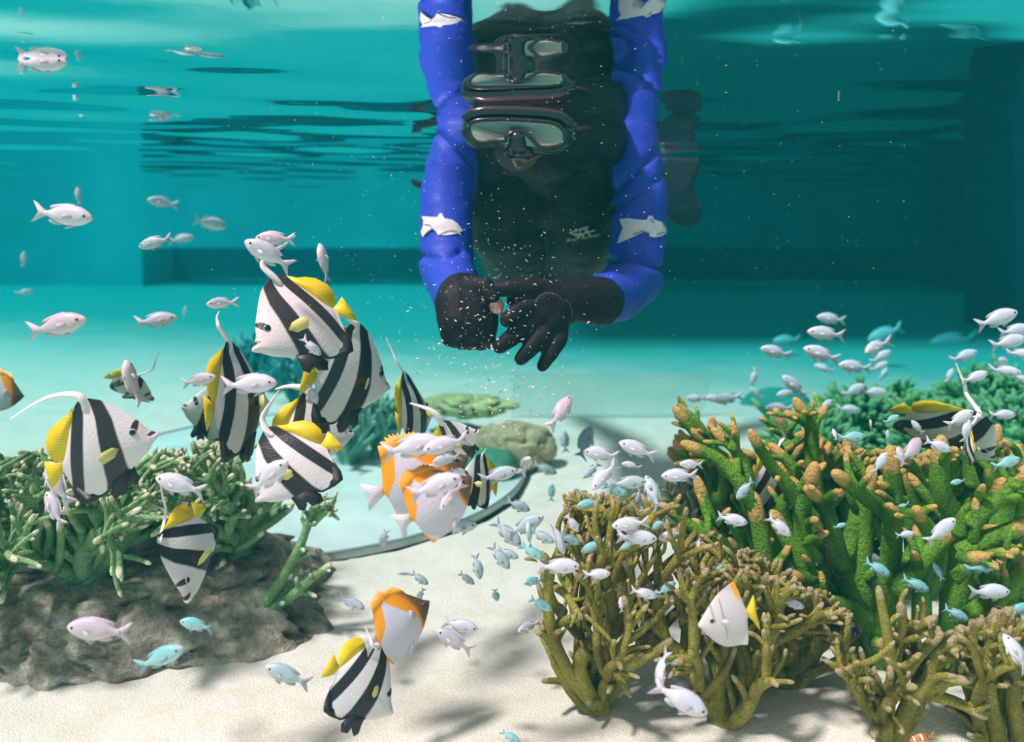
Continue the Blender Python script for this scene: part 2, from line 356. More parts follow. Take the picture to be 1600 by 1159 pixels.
def pose(head, tail, Y, yaw=0, roll=0):
    (hx, hy), (tx, ty) = head, tail
    c = P((hx+tx)/2, (hy+ty)/2, Y); dx, dz = hx-tx, -(hy-ty); l = math.hypot(dx, dz); dx /= l; dz /= l
    a = math.radians(yaw); cy_, sy_ = math.cos(a), math.sin(a)
    Fv = Vector((dx*cy_, sy_, dz*cy_)); U0 = Vector((-dz, 0, dx)) if dx >= 0 else Vector((dz, 0, -dx))
    left = U0.cross(Fv).normalized(); U = Fv.cross(left)
    if roll: q = Matrix.Rotation(math.radians(roll), 3, Fv); left = q @ left; U = q @ U
    s_ = l*Y/F_PX/max(cy_, .3)
    M = Matrix(((Fv.x, left.x, U.x), (Fv.y, left.y, U.y), (Fv.z, left.z, U.z))).to_4x4()
    return Matrix.Translation(c) @ M @ Matrix.Scale(s_, 4), s_
def fit_pose(loc, pix, Y, sign=1):
    """rigid pose of a flat fish from four landmarks (unit x, z) and their photo pixels"""
    A = np.array([(l[0], l[1], 1.0) for l in loc]); B = np.array([((p[0]-800)/F_PX*Y, -(p[1]-HOR)/F_PX*Y) for p in pix])
    s_, *_ = np.linalg.lstsq(A, B, rcond=None); a, b, o = s_[0], s_[1], s_[2]
    cc = float(a@b); k = float(a@a-b@b); d2 = (-k+math.sqrt(k*k+4*cc*cc))/2; d = sign*math.sqrt(max(d2, 1e-12))
    e = -cc/d if abs(d) > 1e-5 else math.sqrt(max(k, 0))
    if abs(d) <= 1e-5: d = 0
    Fv = Vector((a[0], d, a[1])); U = Vector((b[0], e, b[1])); sc = (Fv.length+U.length)/2
    left = U.cross(Fv).normalized()*sc
    M = Matrix(((Fv.x, left.x, U.x, o[0]), (Fv.y, left.y, U.y, Y), (Fv.z, left.z, U.z, o[1]), (0, 0, 0, 1)))
    return M, sc
def place_fish(name, proto, M, label, cat, group, small=False, order=None):
    if small:
        o = proto['_joined'].copy(); o.name = name; link(o); o.matrix_world = M
        return tag(o, label, cat, group)
    r = empty(name); r.matrix_world = M; tag(r, label, cat, group)
    for n_, po in proto.items():
        if n_ == '_joined': continue
        c = po.copy(); c.name = n_.rstrip('_'); link(c, r)
        if n_.startswith('eye'): c['label'] = 'round black eye'
    return r
# ---------------------------------------------------------------- damselfish: nose px, tail px, shade, yaw, depth (0 = from size), label
DAMSELS = [
# upper left
('s',(145,342),(50,330),'white',0,0,'white damselfish swimming right high over the far left, topmost full-bodied fish there'),
('s',(120,293),(125,320),'pink',0,2.6,'thin tan damselfish seen edge-on just above the topmost white fish on the left'),
('a',(236,312),(272,320),'pink',-35,0,'lilac damselfish turned toward the lens with forked tail spread, above the grey round one'),
('b',(347,355),(306,341),'white',40,0,'small pale damselfish diving right, right of the lilac turned one'),
('s',(217,386),(270,371),'grey',0,1.55,'dusky grey deep-bodied damselfish facing left beside a smaller pale one'),
('s',(301,370),(264,377),'pink',15,0,'small pale damselfish touching the tail of the dusky grey one'),
('s',(37,393),(36,418),'pink',0,3,'tiny tan edge-on damselfish near the left border above a small round one'),
('a',(48,455),(26,458),'grey',30,3,'tiny round greyish damselfish near the left border below a tan edge-on one'),
('s',(135,499),(42,519),'pink',0,0,'large pinkish damselfish facing right at mid height near the left border'),
('s',(275,497),(212,504),'pink',10,0,'pinkish damselfish with dark upper fin facing right, below the dusky grey one'),
('s',(290,478),(288,498),'teal',0,3.1,'tiny greenish edge-on damselfish between the pinkish fish and the tall fin tip'),
('a',(329,474),(364,473),'white',-45,1.35,'round bluish damselfish facing the lens at the tip of a bannerfish streamer'),
('s',(385,376),(455,420),'white',-12,1.28,'silvery damselfish slanting nose-up left, in front of the lilac one over the streamer'),
('s',(399,372),(462,374),'pink',0,1.36,'lilac damselfish facing left just behind the slanting silvery one'),
('s',(499,380),(513,443),'white',55,1.6,'slim damselfish swimming upright with side fins spread, left of the diver'),
('s',(337,588),(284,600),'pink',0,1.3,'pinkish damselfish swimming right, its nose touching a bannerfish seen edge-on'),
('s',(433,598),(345,603),'white',0,1.15,'large white damselfish swimming right across the edge-on bannerfish'),
('a',(499,556),(474,528),'white',25,1.3,'small damselfish nosing down in front of the upper bannerfish belly'),
('s',(494,632),(484,597),'white',10,1.4,'lilac damselfish pointing down above the black band of a bannerfish'),
('a',(196,562),(213,636),'pink',50,1.4,'dusky lilac damselfish seen from above, in front of the far bannerfish'),
('s',(243,746),(322,770),'white',0,1.15,'silvery damselfish facing left over the pale green coral, crossing a thin streamer'),
('b',(63,728),(112,784),'pink',30,1.25,'narrow pinkish damselfish pointing up-left behind the big bannerfish tail'),
('s',(66,772),(104,820),'pink',20,1.2,'pinkish damselfish pointing up-left lowest behind the big bannerfish'),
('s',(452,718),(388,772),'white',-10,1.12,'large white damselfish nosing up right in front of the lower bannerfish'),
# centre
('s',(662,702),(733,686),'white',-12,1.10,'white damselfish facing left with tail raised, above the orange and white fish'),
('s',(690,688),(596,708),'white',0,1.14,'white damselfish facing right, its head hidden behind its neighbour facing left'),
('s',(721,745),(638,775),'white',0,1.06,'large white damselfish nosing up right across the orange-backed fish'),
('s',(727,742),(703,730),'white',30,1.14,'small damselfish head peeping between two large white damselfish'),
('a',(690,791),(722,758),'pink',-35,1.12,'small lilac damselfish nosing down left against the brown face of the orange fish'),
('s',(676,722),(722,712),'grey',-10,1.13,'greyish damselfish half hidden below the white fish with raised tail'),
('s',(808,734),(748,750),'grey',0,1.2,'silver-grey damselfish facing right, just right of the striped and orange fish'),
('b',(828,709),(816,740),'pink',-50,1.35,'curled pink damselfish with splayed fins, right of the silver-grey one'),
('s',(870,740),(832,724),'grey',0,2.2,'blurred grey damselfish nosing down right beside the curled pink one'),
('a',(893,624),(861,662),'pink',40,1.3,'pink damselfish with spread tail and fins, alone below the gloved fingers'),
('s',(881,672),(884,708),'grey',0,2.4,'narrow grey damselfish seen edge-on directly below the lone pink one'),
('s',(746,820),(686,826),'grey',0,1.3,'blue-grey damselfish facing right, below and right of the orange-backed fish'),
('s',(595,857),(606,824),'pink',20,2.0,'small dusky damselfish pointing down over the round pale disc'),
('s',(631,842),(630,816),'white',0,2.2,'thin pale damselfish beside the lower orange fin of the orange-backed fish'),
# cloud left of thin brown coral
('s',(814,853),(770,812),'grey',0,1.34,'grey damselfish nosing down right, leftmost of the cluster before the thin brown coral'),
('s',(850,806),(792,836),'grey',0,1.30,'deep-bodied grey damselfish nosing up right in the middle of the cluster'),
('s',(828,800),(790,779),'grey',15,1.4,'greyish damselfish nosing down right, topmost of the cluster left of the coral'),
('s',(825,814),(829,858),'teal',60,1.25,'thin yellow-green edge-on damselfish crossing the cluster'),
('s',(866,848),(828,828),'grey',0,1.27,'grey damselfish with dark edged back nosing down right, low right in the cluster'),
('s',(849,874),(812,850),'teal',0,1.33,'teal-grey damselfish nosing down right, lowest of the cluster'),
('s',(796,889),(766,850),'grey',0,1.36,'narrow grey damselfish diving right, left of the lowest teal-grey one'),
('s',(810,872),(776,857),'grey',0,1.42,'pale grey damselfish behind the narrow diving one'),
('s',(904,832),(884,802),'white',10,1.34,'lilac-white damselfish diving right beside the cluster'),
('b',(881,866),(863,806),'white',45,1.38,'long pale damselfish pointing down behind the cluster'),
('s',(906,850),(874,834),'teal',0,1.40,'teal-grey damselfish half behind the lilac-white diving one'),
('s',(901,791),(940,782),'teal',0,1.42,'teal damselfish facing left on top of the thin brown coral'),
('s',(908,862),(948,845),'teal',0,1.39,'teal damselfish nosing down left inside the thin brown coral'),
('s',(906,884),(838,886),'white',0,1.2,'large white damselfish facing right below the cluster'),
('s',(954,896),(910,898),'white',0,1.2,'pale round-headed damselfish facing right, behind the large white one'),
('a',(817,907),(849,908),'teal',-30,1.4,'round teal damselfish facing left on the edge of the thin brown coral'),
('s',(776,942),(773,916),'teal',30,1.7,'small pale teal damselfish standing upright over open sand'),
('s',(750,905),(742,864),'grey',0,1.5,'thin blue-grey damselfish pointing down over the sand, left of the cluster'),
('s',(863,755),(861,784),'teal',0,2.2,'thin green damselfish standing upright over the bright sand'),
# school above the thin brown coral
('s',(911,705),(968,714),'white',0,1.32,'white damselfish facing left in the school over the brown coral, left of the topmost'),
('s',(967,691),(1026,714),'white',0,1.3,'silvery damselfish facing left with lifted back fin, topmost of the school over the brown coral'),
('b',(926,672),(900,715),'grey',40,2.2,'blurred grey damselfish turned upward behind the school over the brown coral'),
('s',(971,724),(1003,732),'white',0,1.5,'small pinkish-white damselfish in the middle of the school over the brown coral'),
('a',(924,760),(962,727),'white',-30,1.25,'pale damselfish nosing down left with open fins, lower left of the school'),
('s',(910,745),(938,724),'grey',-20,1.4,'dusky green damselfish behind the pale one nosing down left'),
('s',(1010,752),(952,757),'grey',0,1.28,'silver-green damselfish facing right, widest of the school over the brown coral'),
('s',(980,772),(942,757),'teal',0,1.36,'teal damselfish below the widest silver-green one'),
('s',(1012,749),(1028,792),'grey',40,1.4,'slim grey-green damselfish standing upright right of the widest one'),
('s',(995,787),(1000,762),'grey',0,1.45,'faint grey damselfish hanging below the widest silver-green one'),
('s',(1061,724),(1100,727),'white',-10,1.28,'white damselfish with dark back facing left, by the left edge of the green coral'),
('s',(1033,744),(1092,742),'white',0,1.34,'pale damselfish facing left just below the dark-backed one'),
('s',(897,762),(911,778),'teal',0,2.4,'small blurred teal damselfish left of the yellow-finned far fish'),
('s',(956,822),(1016,815),'white',0,1.22,'white damselfish facing left over the middle of the brown coral'),
('s',(1027,842),(962,838),'white',0,1.28,'large silvery damselfish facing right over the middle of the brown coral'),
('s',(969,856),(994,846),'teal',-15,1.35,'bluish damselfish tucked under the large silvery one'),
('s',(1017,827),(1045,810),'teal',0,1.38,'green damselfish nosing down left above the silver-blue one'),
('s',(1029,842),(1073,830),'white',0,1.36,'silver-blue damselfish facing left, right of the large silvery one'),
('s',(1091,864),(1092,834),'white',55,1.35,'oval white damselfish seen head-down between brown and green corals'),
('s',(1002,812),(1003,790),'teal',0,1.4,'thin turquoise damselfish upright above the brown coral'),
('a',(1131,885),(1114,893),'teal',30,1.36,'small blue-grey damselfish between coral twigs, right of the oval white one'),
('s',(1080,888),(1071,911),'white',35,1.4,'tiny pale damselfish showing spread fins in the brown coral'),
('s',(1027,932),(984,921),'white',0,1.3,'pale blue damselfish facing right, touching a turquoise one'),
('s',(1056,909),(1025,930),'teal',0,1.33,'bright turquoise damselfish nosing up right, touching a pale blue one'),
('s',(970,932),(972,958),'white',0,1.34,'thin white edge-on damselfish in front of the brown coral trunk'),
('s',(862,953),(827,934),'teal',0,1.36,'green damselfish nosing down right at the outer brown coral branch'),
('a',(809,982),(843,974),'pink',-30,1.5,'small pinkish damselfish with dark edged fins over the sand by the brown coral'),
('s',(812,1160),(782,1141),'teal',0,1.25,'blue damselfish cut by the lower picture edge over open sand'),
('s',(1073,1032),(1038,1036),'teal',0,1.32,'pale teal damselfish facing right above the large white diving one'),
('s',(1105,1115),(1018,1068),'white',0,1.1,'large white damselfish diving right at the foot of the front corals'),
('b',(1030,1076),(1034,1014),'white',50,1.16,'slender white damselfish standing head-down at the tail of the large diving one'),
# lower left and sand
('s',(570,952),(528,931),'white',0,1.5,'small silvery damselfish nosing down right, left of the lower orange and white fish'),
('s',(669,913),(642,894),'grey',0,1.55,'small grey damselfish over the sand, upper right of the orange and white fish'),
('s',(741,913),(717,894),'grey',0,1.6,'small grey-green damselfish over the sand beside a thin diving one'),
('s',(651,940),(663,918),'grey',0,1.7,'small greyish damselfish just behind the orange and white fish head'),
('s',(747,983),(690,971),'white',0,1.35,'silvery damselfish facing right over the sand, upper of an overlapping pair'),
('s',(681,984),(740,1018),'pink',0,1.3,'pinkish damselfish facing left over the sand, lower of an overlapping pair'),
('s',(414,1041),(486,1070),'grey',0,1.2,'green-backed damselfish facing left low over the sand beside the rock'),
('s',(105,979),(207,990),'pink',0,1.05,'largest pinkish damselfish, facing left in front of the dark rock'),
('s',(287,1012),(212,1044),'teal',0,1.12,'mint green damselfish nosing up right in front of the dark rock'),
('s',(281,970),(334,983),'teal',0,1.25,'small mint damselfish facing left below the pale green coral'),
# near the surface
('s',(105,99),(22,98),'white',0,1.21,'white damselfish brushing the water surface at the upper left'),
('s',(318,72),(289,80),'white',20,1.12,'small white damselfish just under the surface, right of the upper left one'),
# school in open water to the right
('s',(1276,495),(1322,501),'white',0,0,'white damselfish facing left, topmost of the school left of the far right'),
('s',(1261,518),(1321,525),'white',0,0,'white damselfish second from the top of the right school'),
('s',(1255,544),(1313,563),'white',0,0,'large white damselfish third from the top of the right school'),
('b',(1274,571),(1302,580),'white',20,2.6,'small white damselfish tucked under the third one of the right school'),
('s',(1188,544),(1237,556),'white',0,0,'white damselfish leading the right school on its left side'),
('s',(1310,570),(1362,576),'white',0,0,'white damselfish facing left in the centre of the right school'),
('s',(1175,602),(1181,573),'white',0,2.6,'thin damselfish standing head-down below the leading one'),
('s',(1172,606),(1192,623),'white',0,2.7,'small damselfish nosing up left below the thin head-down one'),
('s',(1222,587),(1261,620),'white',0,0,'white damselfish slanting nose-up left in the lower right school'),
('s',(1213,618),(1246,610),'white',0,2.5,'greenish-white damselfish half under the slanting nose-up one'),
('s',(1196,637),(1241,638),'white',0,2.2,'white damselfish just above the tallest coral finger'),
('s',(1072,623),(1105,621),'white',0,2.6,'white damselfish, first of three in a line above the coral left end'),
('s',(1102,622),(1134,622),'white',0,2.5,'white damselfish, middle of three in a line above the coral left end'),
('s',(1114,626),(1162,618),'white',0,2.4,'white damselfish, last of three in a line above the coral left end'),
('a',(1303,626),(1277,642),'white',20,2.3,'small mint-white damselfish by the forked coral finger'),
('s',(1343,641),(1306,637),'white',0,2.4,'mint-white damselfish facing right over the coral tips'),
('a',(1346,549),(1392,534),'white',-30,2.0,'round-bodied damselfish with tail lifted, right part of the right school'),
('s',(1392,548),(1360,567),'white',0,2.5,'small damselfish nosing up right below the round-bodied one'),
('s',(1388,566),(1360,579),'white',0,2.6,'small damselfish nosing up right, second below the round-bodied one'),
('s',(1389,576),(1372,592),'white',20,2.8,'small damselfish nosing up right, lowest below the round-bodied one'),
('s',(1352,601),(1315,618),'white',0,2.5,'slim damselfish nosing up right over the green bushes'),
('s',(1387,613),(1344,612),'white',0,2.5,'damselfish facing right beside the slim one over the green bushes'),
('s',(1590,487),(1524,510),'white',0,1.75,'white damselfish nosing up right, topmost at the right border'),
('s',(1612,512),(1559,521),'white',0,1.9,'damselfish cut by the right border, just under the topmost one'),
('s',(1604,528),(1546,541),'white',0,1.8,'white damselfish at the right border, third from the top'),
('s',(1612,553),(1576,552),'white',-30,2.0,'round damselfish at the right border below the third one'),
('b',(1579,566),(1547,561),'white',20,2.2,'mint-white damselfish on top of the clump at the right border'),
('a',(1589,580),(1550,579),'white',-30,1.9,'round white damselfish in the middle of the clump at the right border'),
('s',(1610,598),(1582,585),'white',0,2.0,'bluish damselfish lowest in the clump at the right border'),
('s',(1527,549),(1484,564),'white',0,2.2,'white damselfish at the top of the tall bannerfish streamer'),
('s',(1491,576),(1476,599),'white',10,2.4,'small upright damselfish left of the tall bannerfish streamer'),
('s',(1544,582),(1502,597),'white',0,1.5,'white damselfish crossing the tall bannerfish streamer'),
('s',(1521,642),(1477,666),'white',0,1.4,'mint damselfish in front of the far bannerfish face'),
('s',(1587,648),(1544,648),'white',0,1.7,'damselfish facing right above the corals by the right border'),
('s',(1360,655),(1361,674),'pink',55,1.5,'small lilac damselfish facing the lens above the corals'),
('s',(1405,649),(1380,661),'teal',0,1.5,'small blue damselfish at the tail of the far bannerfish'),
('s',(1518,657),(1502,692),'white',15,1.42,'silvery upright damselfish beside the thin striped fish'),
# over and between the green coral
('s',(1352,681),(1308,684),'teal',0,1.45,'mint damselfish facing right among the coral tips'),
('s',(1304,671),(1305,686),'pink',40,1.5,'tiny lilac round damselfish left of the mint one among the tips'),
('s',(1424,657),(1443,678),'white',0,1.5,'slim damselfish pointing up-left below the far bannerfish'),
('a',(1447,690),(1404,716),'pink',35,1.22,'large round lilac damselfish in front of the green coral top'),
('s',(1402,698),(1414,728),'white',0,1.2,'narrow white damselfish overlapping the large lilac one'),
('s',(1486,704),(1444,687),'white',0,1.35,'white damselfish facing right, right of the large lilac one'),
('s',(1386,707),(1364,741),'white',0,1.38,'slim white damselfish nosing up right, left of the large lilac one'),
('s',(1387,671),(1388,692),'teal',0,1.5,'tiny blue upright damselfish over the coral tips'),
('s',(1594,716),(1549,730),'teal',0,1.38,'pale teal damselfish nosing up right near the right border'),
('s',(1485,755),(1509,750),'teal',0,1.45,'small turquoise damselfish between thick green branches'),
('s',(1400,797),(1422,785),'teal',0,1.45,'small blue-violet damselfish beside a thick green trunk'),
('s',(1493,810),(1446,849),'white',0,1.3,'pale damselfish nosing up right across a thick green fork'),
('s',(1429,833),(1399,837),'white',0,1.4,'small pale damselfish facing right by the coral knob'),
('s',(1322,818),(1302,825),'teal',0,1.45,'small blue turquoise damselfish on a green branch'),
('s',(1235,837),(1199,806),'white',0,1.3,'pale blue damselfish nosing down right among left green branches'),
('s',(1168,817),(1119,806),'white',0,1.3,'white damselfish facing right over the coral left side'),
('s',(1151,780),(1178,748),'grey',0,1.42,'grey-green damselfish nosing down left before the hidden bannerfish'),
('s',(1391,899),(1350,876),'teal',0,1.4,'green damselfish nosing down right beneath the coral crown'),
('s',(1560,881),(1506,890),'teal',0,1.4,'mint damselfish facing right under the right coral branch'),
('s',(1452,923),(1408,903),'teal',0,1.42,'green-blue damselfish nosing down right in front of green trunks'),
('s',(1578,924),(1512,925),'white',0,1.3,'pale blue damselfish facing right before the right green branch'),
('s',(1514,970),(1473,949),'teal',0,1.38,'turquoise damselfish nosing down right over the front right coral'),
('s',(1614,947),(1566,958),'teal',0,1.4,'mint damselfish cut by the right border low down'),
('s',(1257,949),(1221,938),'white',0,1.36,'pale blue damselfish right of the silver diamond-shaped fish'),
('b',(1575,997),(1603,1046),'white',25,1.2,'large white damselfish pointing up-left at the right border'),
('s',(1462,882),(1470,905),'teal',30,1.45,'blue-grey damselfish peeping between green trunks'),
]
nd = 0
for (kn, hd, tl, sh, yaw, Y, lab) in DAMSELS:
    l = math.hypot(hd[0]-tl[0], hd[1]-tl[1])
    if not Y: Y = min(3.0, max(1.2, .092*F_PX/l))
    y_ = max(hd[1], tl[1])+8
    if y_ > 900: Y = min(Y, .95*Yfloor(y_))
    roll = 0
    if abs(yaw) >= 45: roll = 72 if yaw > 0 else 0; yaw = 0 if yaw > 0 else yaw
    M, s_ = pose(hd, tl, Y, yaw, roll)
    zone = ('damselfish by the water surface' if hd[1] < 150 else 'damselfish schooling over the right reef' if hd[0] > 1045 else
            'damselfish around the brown coral' if hd[0] > 760 else 'damselfish over the left reef and sand')
    place_fish('damselfish', PROTO[sh, kn], M, lab, 'fish', zone, small=(l < 27)); nd += 1
# big pale fish far behind the school
FARF = [((1208,533),(1252,530),5.2,'blurred teal fish far behind the leading damselfish'), ((1356,532),(1412,510),4.8,'blurred teal fish with pointed tail, far behind the right school'),
        ((1250,572),(1205,566),5.4,'dim teal fish far behind, lower left of the third damselfish'), ((1262,598),(1300,590),5.4,'dim teal fish lowest behind the right school'),
        ((1338,588),(1385,580),5.0,'dim teal fish far behind under the round-bodied damselfish'), ((1450,540),(1530,528),5.8,'faint long teal fish far behind near the pillar')]
for hd, tl, Y, lab in FARF:
    M, s_ = pose(hd, tl, Y); place_fish('far_fish', PROTO['teal', 's'], M, lab, 'fish', 'blurred fish far behind the right school', small=True)
# ---------------------------------------------------------------- bannerfish, butterflyfish and others
def interp(x, tab): return float(np.interp(x, [t[0] for t in tab], [t[1] for t in tab]))
def band_field(edges):
    """edges: list of tables (z, x) from tail to nose; returns f(x, z) that crosses k at edge k"""
    def f(x, z):
        e = [interp(z, t) for t in edges]
        if x <= e[0]: return max(-1.0, (x-e[0])/.15)
        for k in range(len(e)-1):
            if x <= e[k+1]: return k + (x-e[k])/(e[k+1]-e[k])
        return len(e)-1 + min(.9, (x-e[-1])/.3)
    return f
def ell(cx, cz, rx, rz, rot=0):
    c, s_ = math.cos(rot), math.sin(rot)
    return lambda x, z: math.hypot(((x-cx)*c+(z-cz)*s_)/rx, (-(x-cx)*s_+(z-cz)*c)/rz)
BT = [(-.345, -.09), (-.32, -.03), (-.285, .12), (-.25, .28), (-.22, .40), (-.18, .47), (-.12, .50), (-.05, .485), (.05, .455), (.14, .395), (.24, .315), (.33, .235), (.38, .175), (.44, .128), (.49, .105), (.50, .097)]
BB = [(-.345, -.18), (-.32, -.22), (-.29, -.31), (-.25, -.44), (-.20, -.50), (-.14, -.48), (-.05, -.44), (.05, -.375), (.14, -.30), (.24, -.215), (.33, -.13), (.40, -.055), (.45, .025), (.49, .07), (.50, .085)]
BE = [[(-.5, -.285), (0, -.262), (.42, -.235), (.5, -.22)], [(-.5, -.195), (-.33, -.17), (0, -.145), (.3, -.135), (.5, -.155)],
      [(-.5, .0), (-.3, .03), (0, .01), (.3, -.03), (.5, -.10)], [(-.4, .26), (-.3, .25), (-.2, .225), (0, .195), (.3, .11), (.5, .0)]]
def bthick(x, z, h):
    d = math.hypot((x-.12)/.46, (z+.02)/.46); t = 0.085*max(0, 1-d*d)**.75
    if x > .3: t = max(t, .040*(1-((x-.3)/.24)**2))*min(1, h/.03)
    return t+.0045
def banner_mat():
    m, nt, b = new_mat('bannerfish_skin')
    W, K = (0.74, 0.71, 0.69), (0.018, 0.013, 0.018)
    mr = nt.nodes.new('ShaderNodeMapRange'); mr.inputs[1].default_value = -1; mr.inputs[2].default_value = 4; L(nt, attr(nt, 'band'), mr.inputs[0])
    e = lambda v: (v+1)/5
    s_ = .008
    c = ramp(nt, mr.outputs[0], [(e(0)-s_, W), (e(0)+s_, K), (e(1)-s_, K), (e(1)+s_, W), (e(2)-s_, W), (e(2)+s_, K), (e(3)-s_, K), (e(3)+s_, W)]).outputs[0]
    dk = ramp(nt, attr(nt, 'dark'), [(0.40, (0, 0, 0)), (0.48, (1, 1, 1))]).outputs[0]; c = mixc(nt, dk, K, c)
    tn = ramp(nt, attr(nt, 'tan'), [(0.2, (1, 1, 1)), (0.9, (0, 0, 0))]).outputs[0]; c = mixc(nt, tn, c, mixc(nt, .35, c, (.45, .26, .14), 'MULTIPLY'))
    L(nt, c, b.inputs['Base Color']); b.inputs['Roughness'].default_value = 0.42
    t = nt.nodes.new('ShaderNodeTexCoord'); v = nt.nodes.new('ShaderNodeTexVoronoi'); v.inputs['Scale'].default_value = 42; L(nt, t.outputs['Object'], v.inputs['Vector']); bump(nt, b, v.outputs['Distance'], 0.12, 0.004)
    return m
BSK = banner_mat()
dk1, dk2, dk3 = ell(.300, .19, .032, .070, -.25), ell(.455, .122, .055, .017, .35), ell(.16, -.30, .1, .09)
mb = MB(); v, f, a = lens(BT, BB, bthick, 64, 22, 1.1, {'band': band_field(BE), 'dark': lambda x, z: .45*min(dk1(x, z), dk2(x, z)), 'tan': lambda x, z: ell(.40, .14, .12, .10)(x, z)}); mb.add(v, f, **a)
BP = {'body': mb}
mb = MB(); v, f = sheet([(-.225, .42), (-.29, .345), (-.36, .30), (-.43, .23), (-.475, .12), (-.47, .02), (-.43, -.05), (-.37, -.085), (-.33, -.08), (-.27, .1), (-.235, .3)], th=.006); mb.add(v, f); BP['soft_dorsal_fin'] = mb
mb = MB(); v, f = sheet([(-.335, -.09), (-.40, -.085), (-.50, -.06), (-.49, -.15), (-.475, -.24), (-.45, -.33), (-.40, -.27), (-.345, -.18)], th=.006); mb.add(v, f); BP['tail_fin'] = mb
mb = MB(); v, f = sheet([(-.30, -.28), (-.255, -.44), (-.20, -.51), (-.10, -.485), (.02, -.42), (.06, -.37), (-.05, -.42), (-.15, -.455), (-.2, -.44), (-.26, -.34)], th=.006); mb.add(v, f); BP['anal_fin_edge'] = mb
for i, s_ in enumerate((1, -1)):
    mb = MB(); v, f = sheet([(.26, -.19), (.27, -.25), (.30, -.33), (.27, -.385), (.22, -.37), (.17, -.33), (.19, -.42), (.12, -.47), (.07, -.42), (.08, -.30), (.14, -.22)] if i == 0 else [(.24, -.20), (.20, -.32), (.13, -.45), (.09, -.48), (.05, -.41), (.08, -.3), (.13, -.22)], th=.01, y=.03*s_); mb.add(v, f); BP['pelvic_fin' + ('' if i == 0 else '_')] = mb
for i, s_ in enumerate((1, -1)):
    mb = MB(); v, f = sheet([(.17, .02), (.10, .05), (.0, .03), (-.03, -.03), (.02, -.08), (.12, -.05)], th=.005, y=.085*s_, rot=Matrix.Rotation(-.75*s_, 3, 'Z'), pivot=(.17, .085*s_, 0)); mb.add(v, f); BP['pectoral_fin' + ('' if i == 0 else '_')] = mb
BP['eyes'] = eye_geo(.288, .155, .062, .034, 12)
YEL2 = fin_mat('fin_pale_yellow', (0.85, 0.78, 0.25), .8)
BANNER = make_proto(BP, {'body': BSK, 'soft_dorsal_fin': YEL, 'tail_fin': YEL, 'anal_fin_edge': BLK, 'pelvic_fin': BLK, 'pelvic_fin_': BLK, 'pectoral_fin': YEL2, 'pectoral_fin_': YEL2, 'eyes': EYE})
def add_parts(r, proto):
    for n_, po in proto.items():
        c = po.copy(); c.name = n_.rstrip('_'); link(c, r)
        lab = {'soft_dorsal_fin': 'yellow rounded rear back fin', 'tail_fin': None, 'pelvic_fin': None, 'eye': 'dark round eye'}.get(n_.rstrip('_'))
        if lab: c['label'] = lab
# pixels of nose, tail, back spine root, belly fin; depth, turn, streamer pixels, widest px, label
BANNERS = [
 ((243,684),(83,730),(138,620),(187,768),1.22,1,[(122,618),(100,616),(75,621),(48,634),(16,655)],9,'large black and white banded bannerfish facing right over the left coral, long streamer trailing left'),
 ((424,548),(538,490),(413,425),(492,562),1.40,-1,[(411,416),(416,404),(428,393),(444,383),(461,368)],12,'bannerfish left of the diver, nose down left, streamer curving up behind two pale fish'),
 ((607,622),(500,572),(549,506),(535,662),1.54,1,[(545,499),(540,491),(532,484)],12,'bannerfish facing right with pouting snout, just left of the orange and white fish'),
 ((398,672),(362,628),(346,522),(384,690),1.46,1,[(343,512),(340,502),(339,495),(342,487)],9,'narrow bannerfish seen almost edge-on with trailing black belly fins, under the round bluish fish'),
 ((294,632),(366,668),(346,594),(315,678),1.9,-1,[(351,586),(358,576),(364,568)],4,'blurred bannerfish facing left, behind the edge-on one'),
 ((541,690),(424,684),(487,612),(505,738),1.56,1,[(476,607),(462,604),(446,604),(431,608)],13,'bannerfish with broad white arching band, behind a lower bannerfish'),
 ((403,785),(512,696),(413,668),(497,772),1.30,-1,[(410,655),(416,640),(426,625),(436,610)],9,'lowest of the mid-left bannerfish, nosing down left with broad black belly fin'),
 ((230,620),(166,576),(233,588),(195,634),1.9,1,[(237,578),(243,563),(250,547)],4,'blurred bannerfish behind a dusky lilac fish, above the big left one'),
 ((668,665),(632,640),(627,582),(657,700),1.66,1,[(621,568),(613,549),(603,527)],5,'thin bannerfish seen nearly edge-on with yellow fins, left of the yellow coral mound'),
 ((752,668),(686,706),(690,655),(738,712),1.5,-1,[(680,646),(664,637),(641,630)],9,'bannerfish behind the pale pair facing right, streamer arching to the left'),
 ((716,742),(776,768),(752,712),(738,786),1.6,-1,[(756,706),(760,700)],4,'bannerfish half hidden behind the orange fish, belly toward the pale sand'),
 ((319,936),(303,822),(262,808),(316,893),1.26,-1,[(259,800),(254,775),(247,742)],6,'bannerfish nosing steeply down in front of the pale green coral'),
 ((608,1126),(522,1028),(589,1030),(560,1116),1.28,1,[(583,1010),(578,996),(571,980)],8,'bannerfish nosing down right over open sand at the bottom'),
 ((1543,712),(1402,634),(1507,634),(1490,716),1.62,1,[(1511,618),(1507,600),(1500,583),(1494,568)],10,'bannerfish behind the green coral on the right, yellow back and tail above the tips'),
 ((1523,714),(1506,690),(1520,668),(1516,722),1.50,1,[(1523,658),(1527,646),(1531,634)],4,'small bannerfish face beside the silvery upright fish on the right'),
 ((1243,782),(1163,728),(1229,692),(1198,790),1.70,1,[(1226,682),(1220,668),(1212,656)],9,'bannerfish hidden behind the left branches of the big green coral'),
]
BANAL = {11: (303, 850), 12: (515, 1062)}
BLM = [(.5, .1), (-.48, -.13), (-.11, .48), (.16, -.42)]
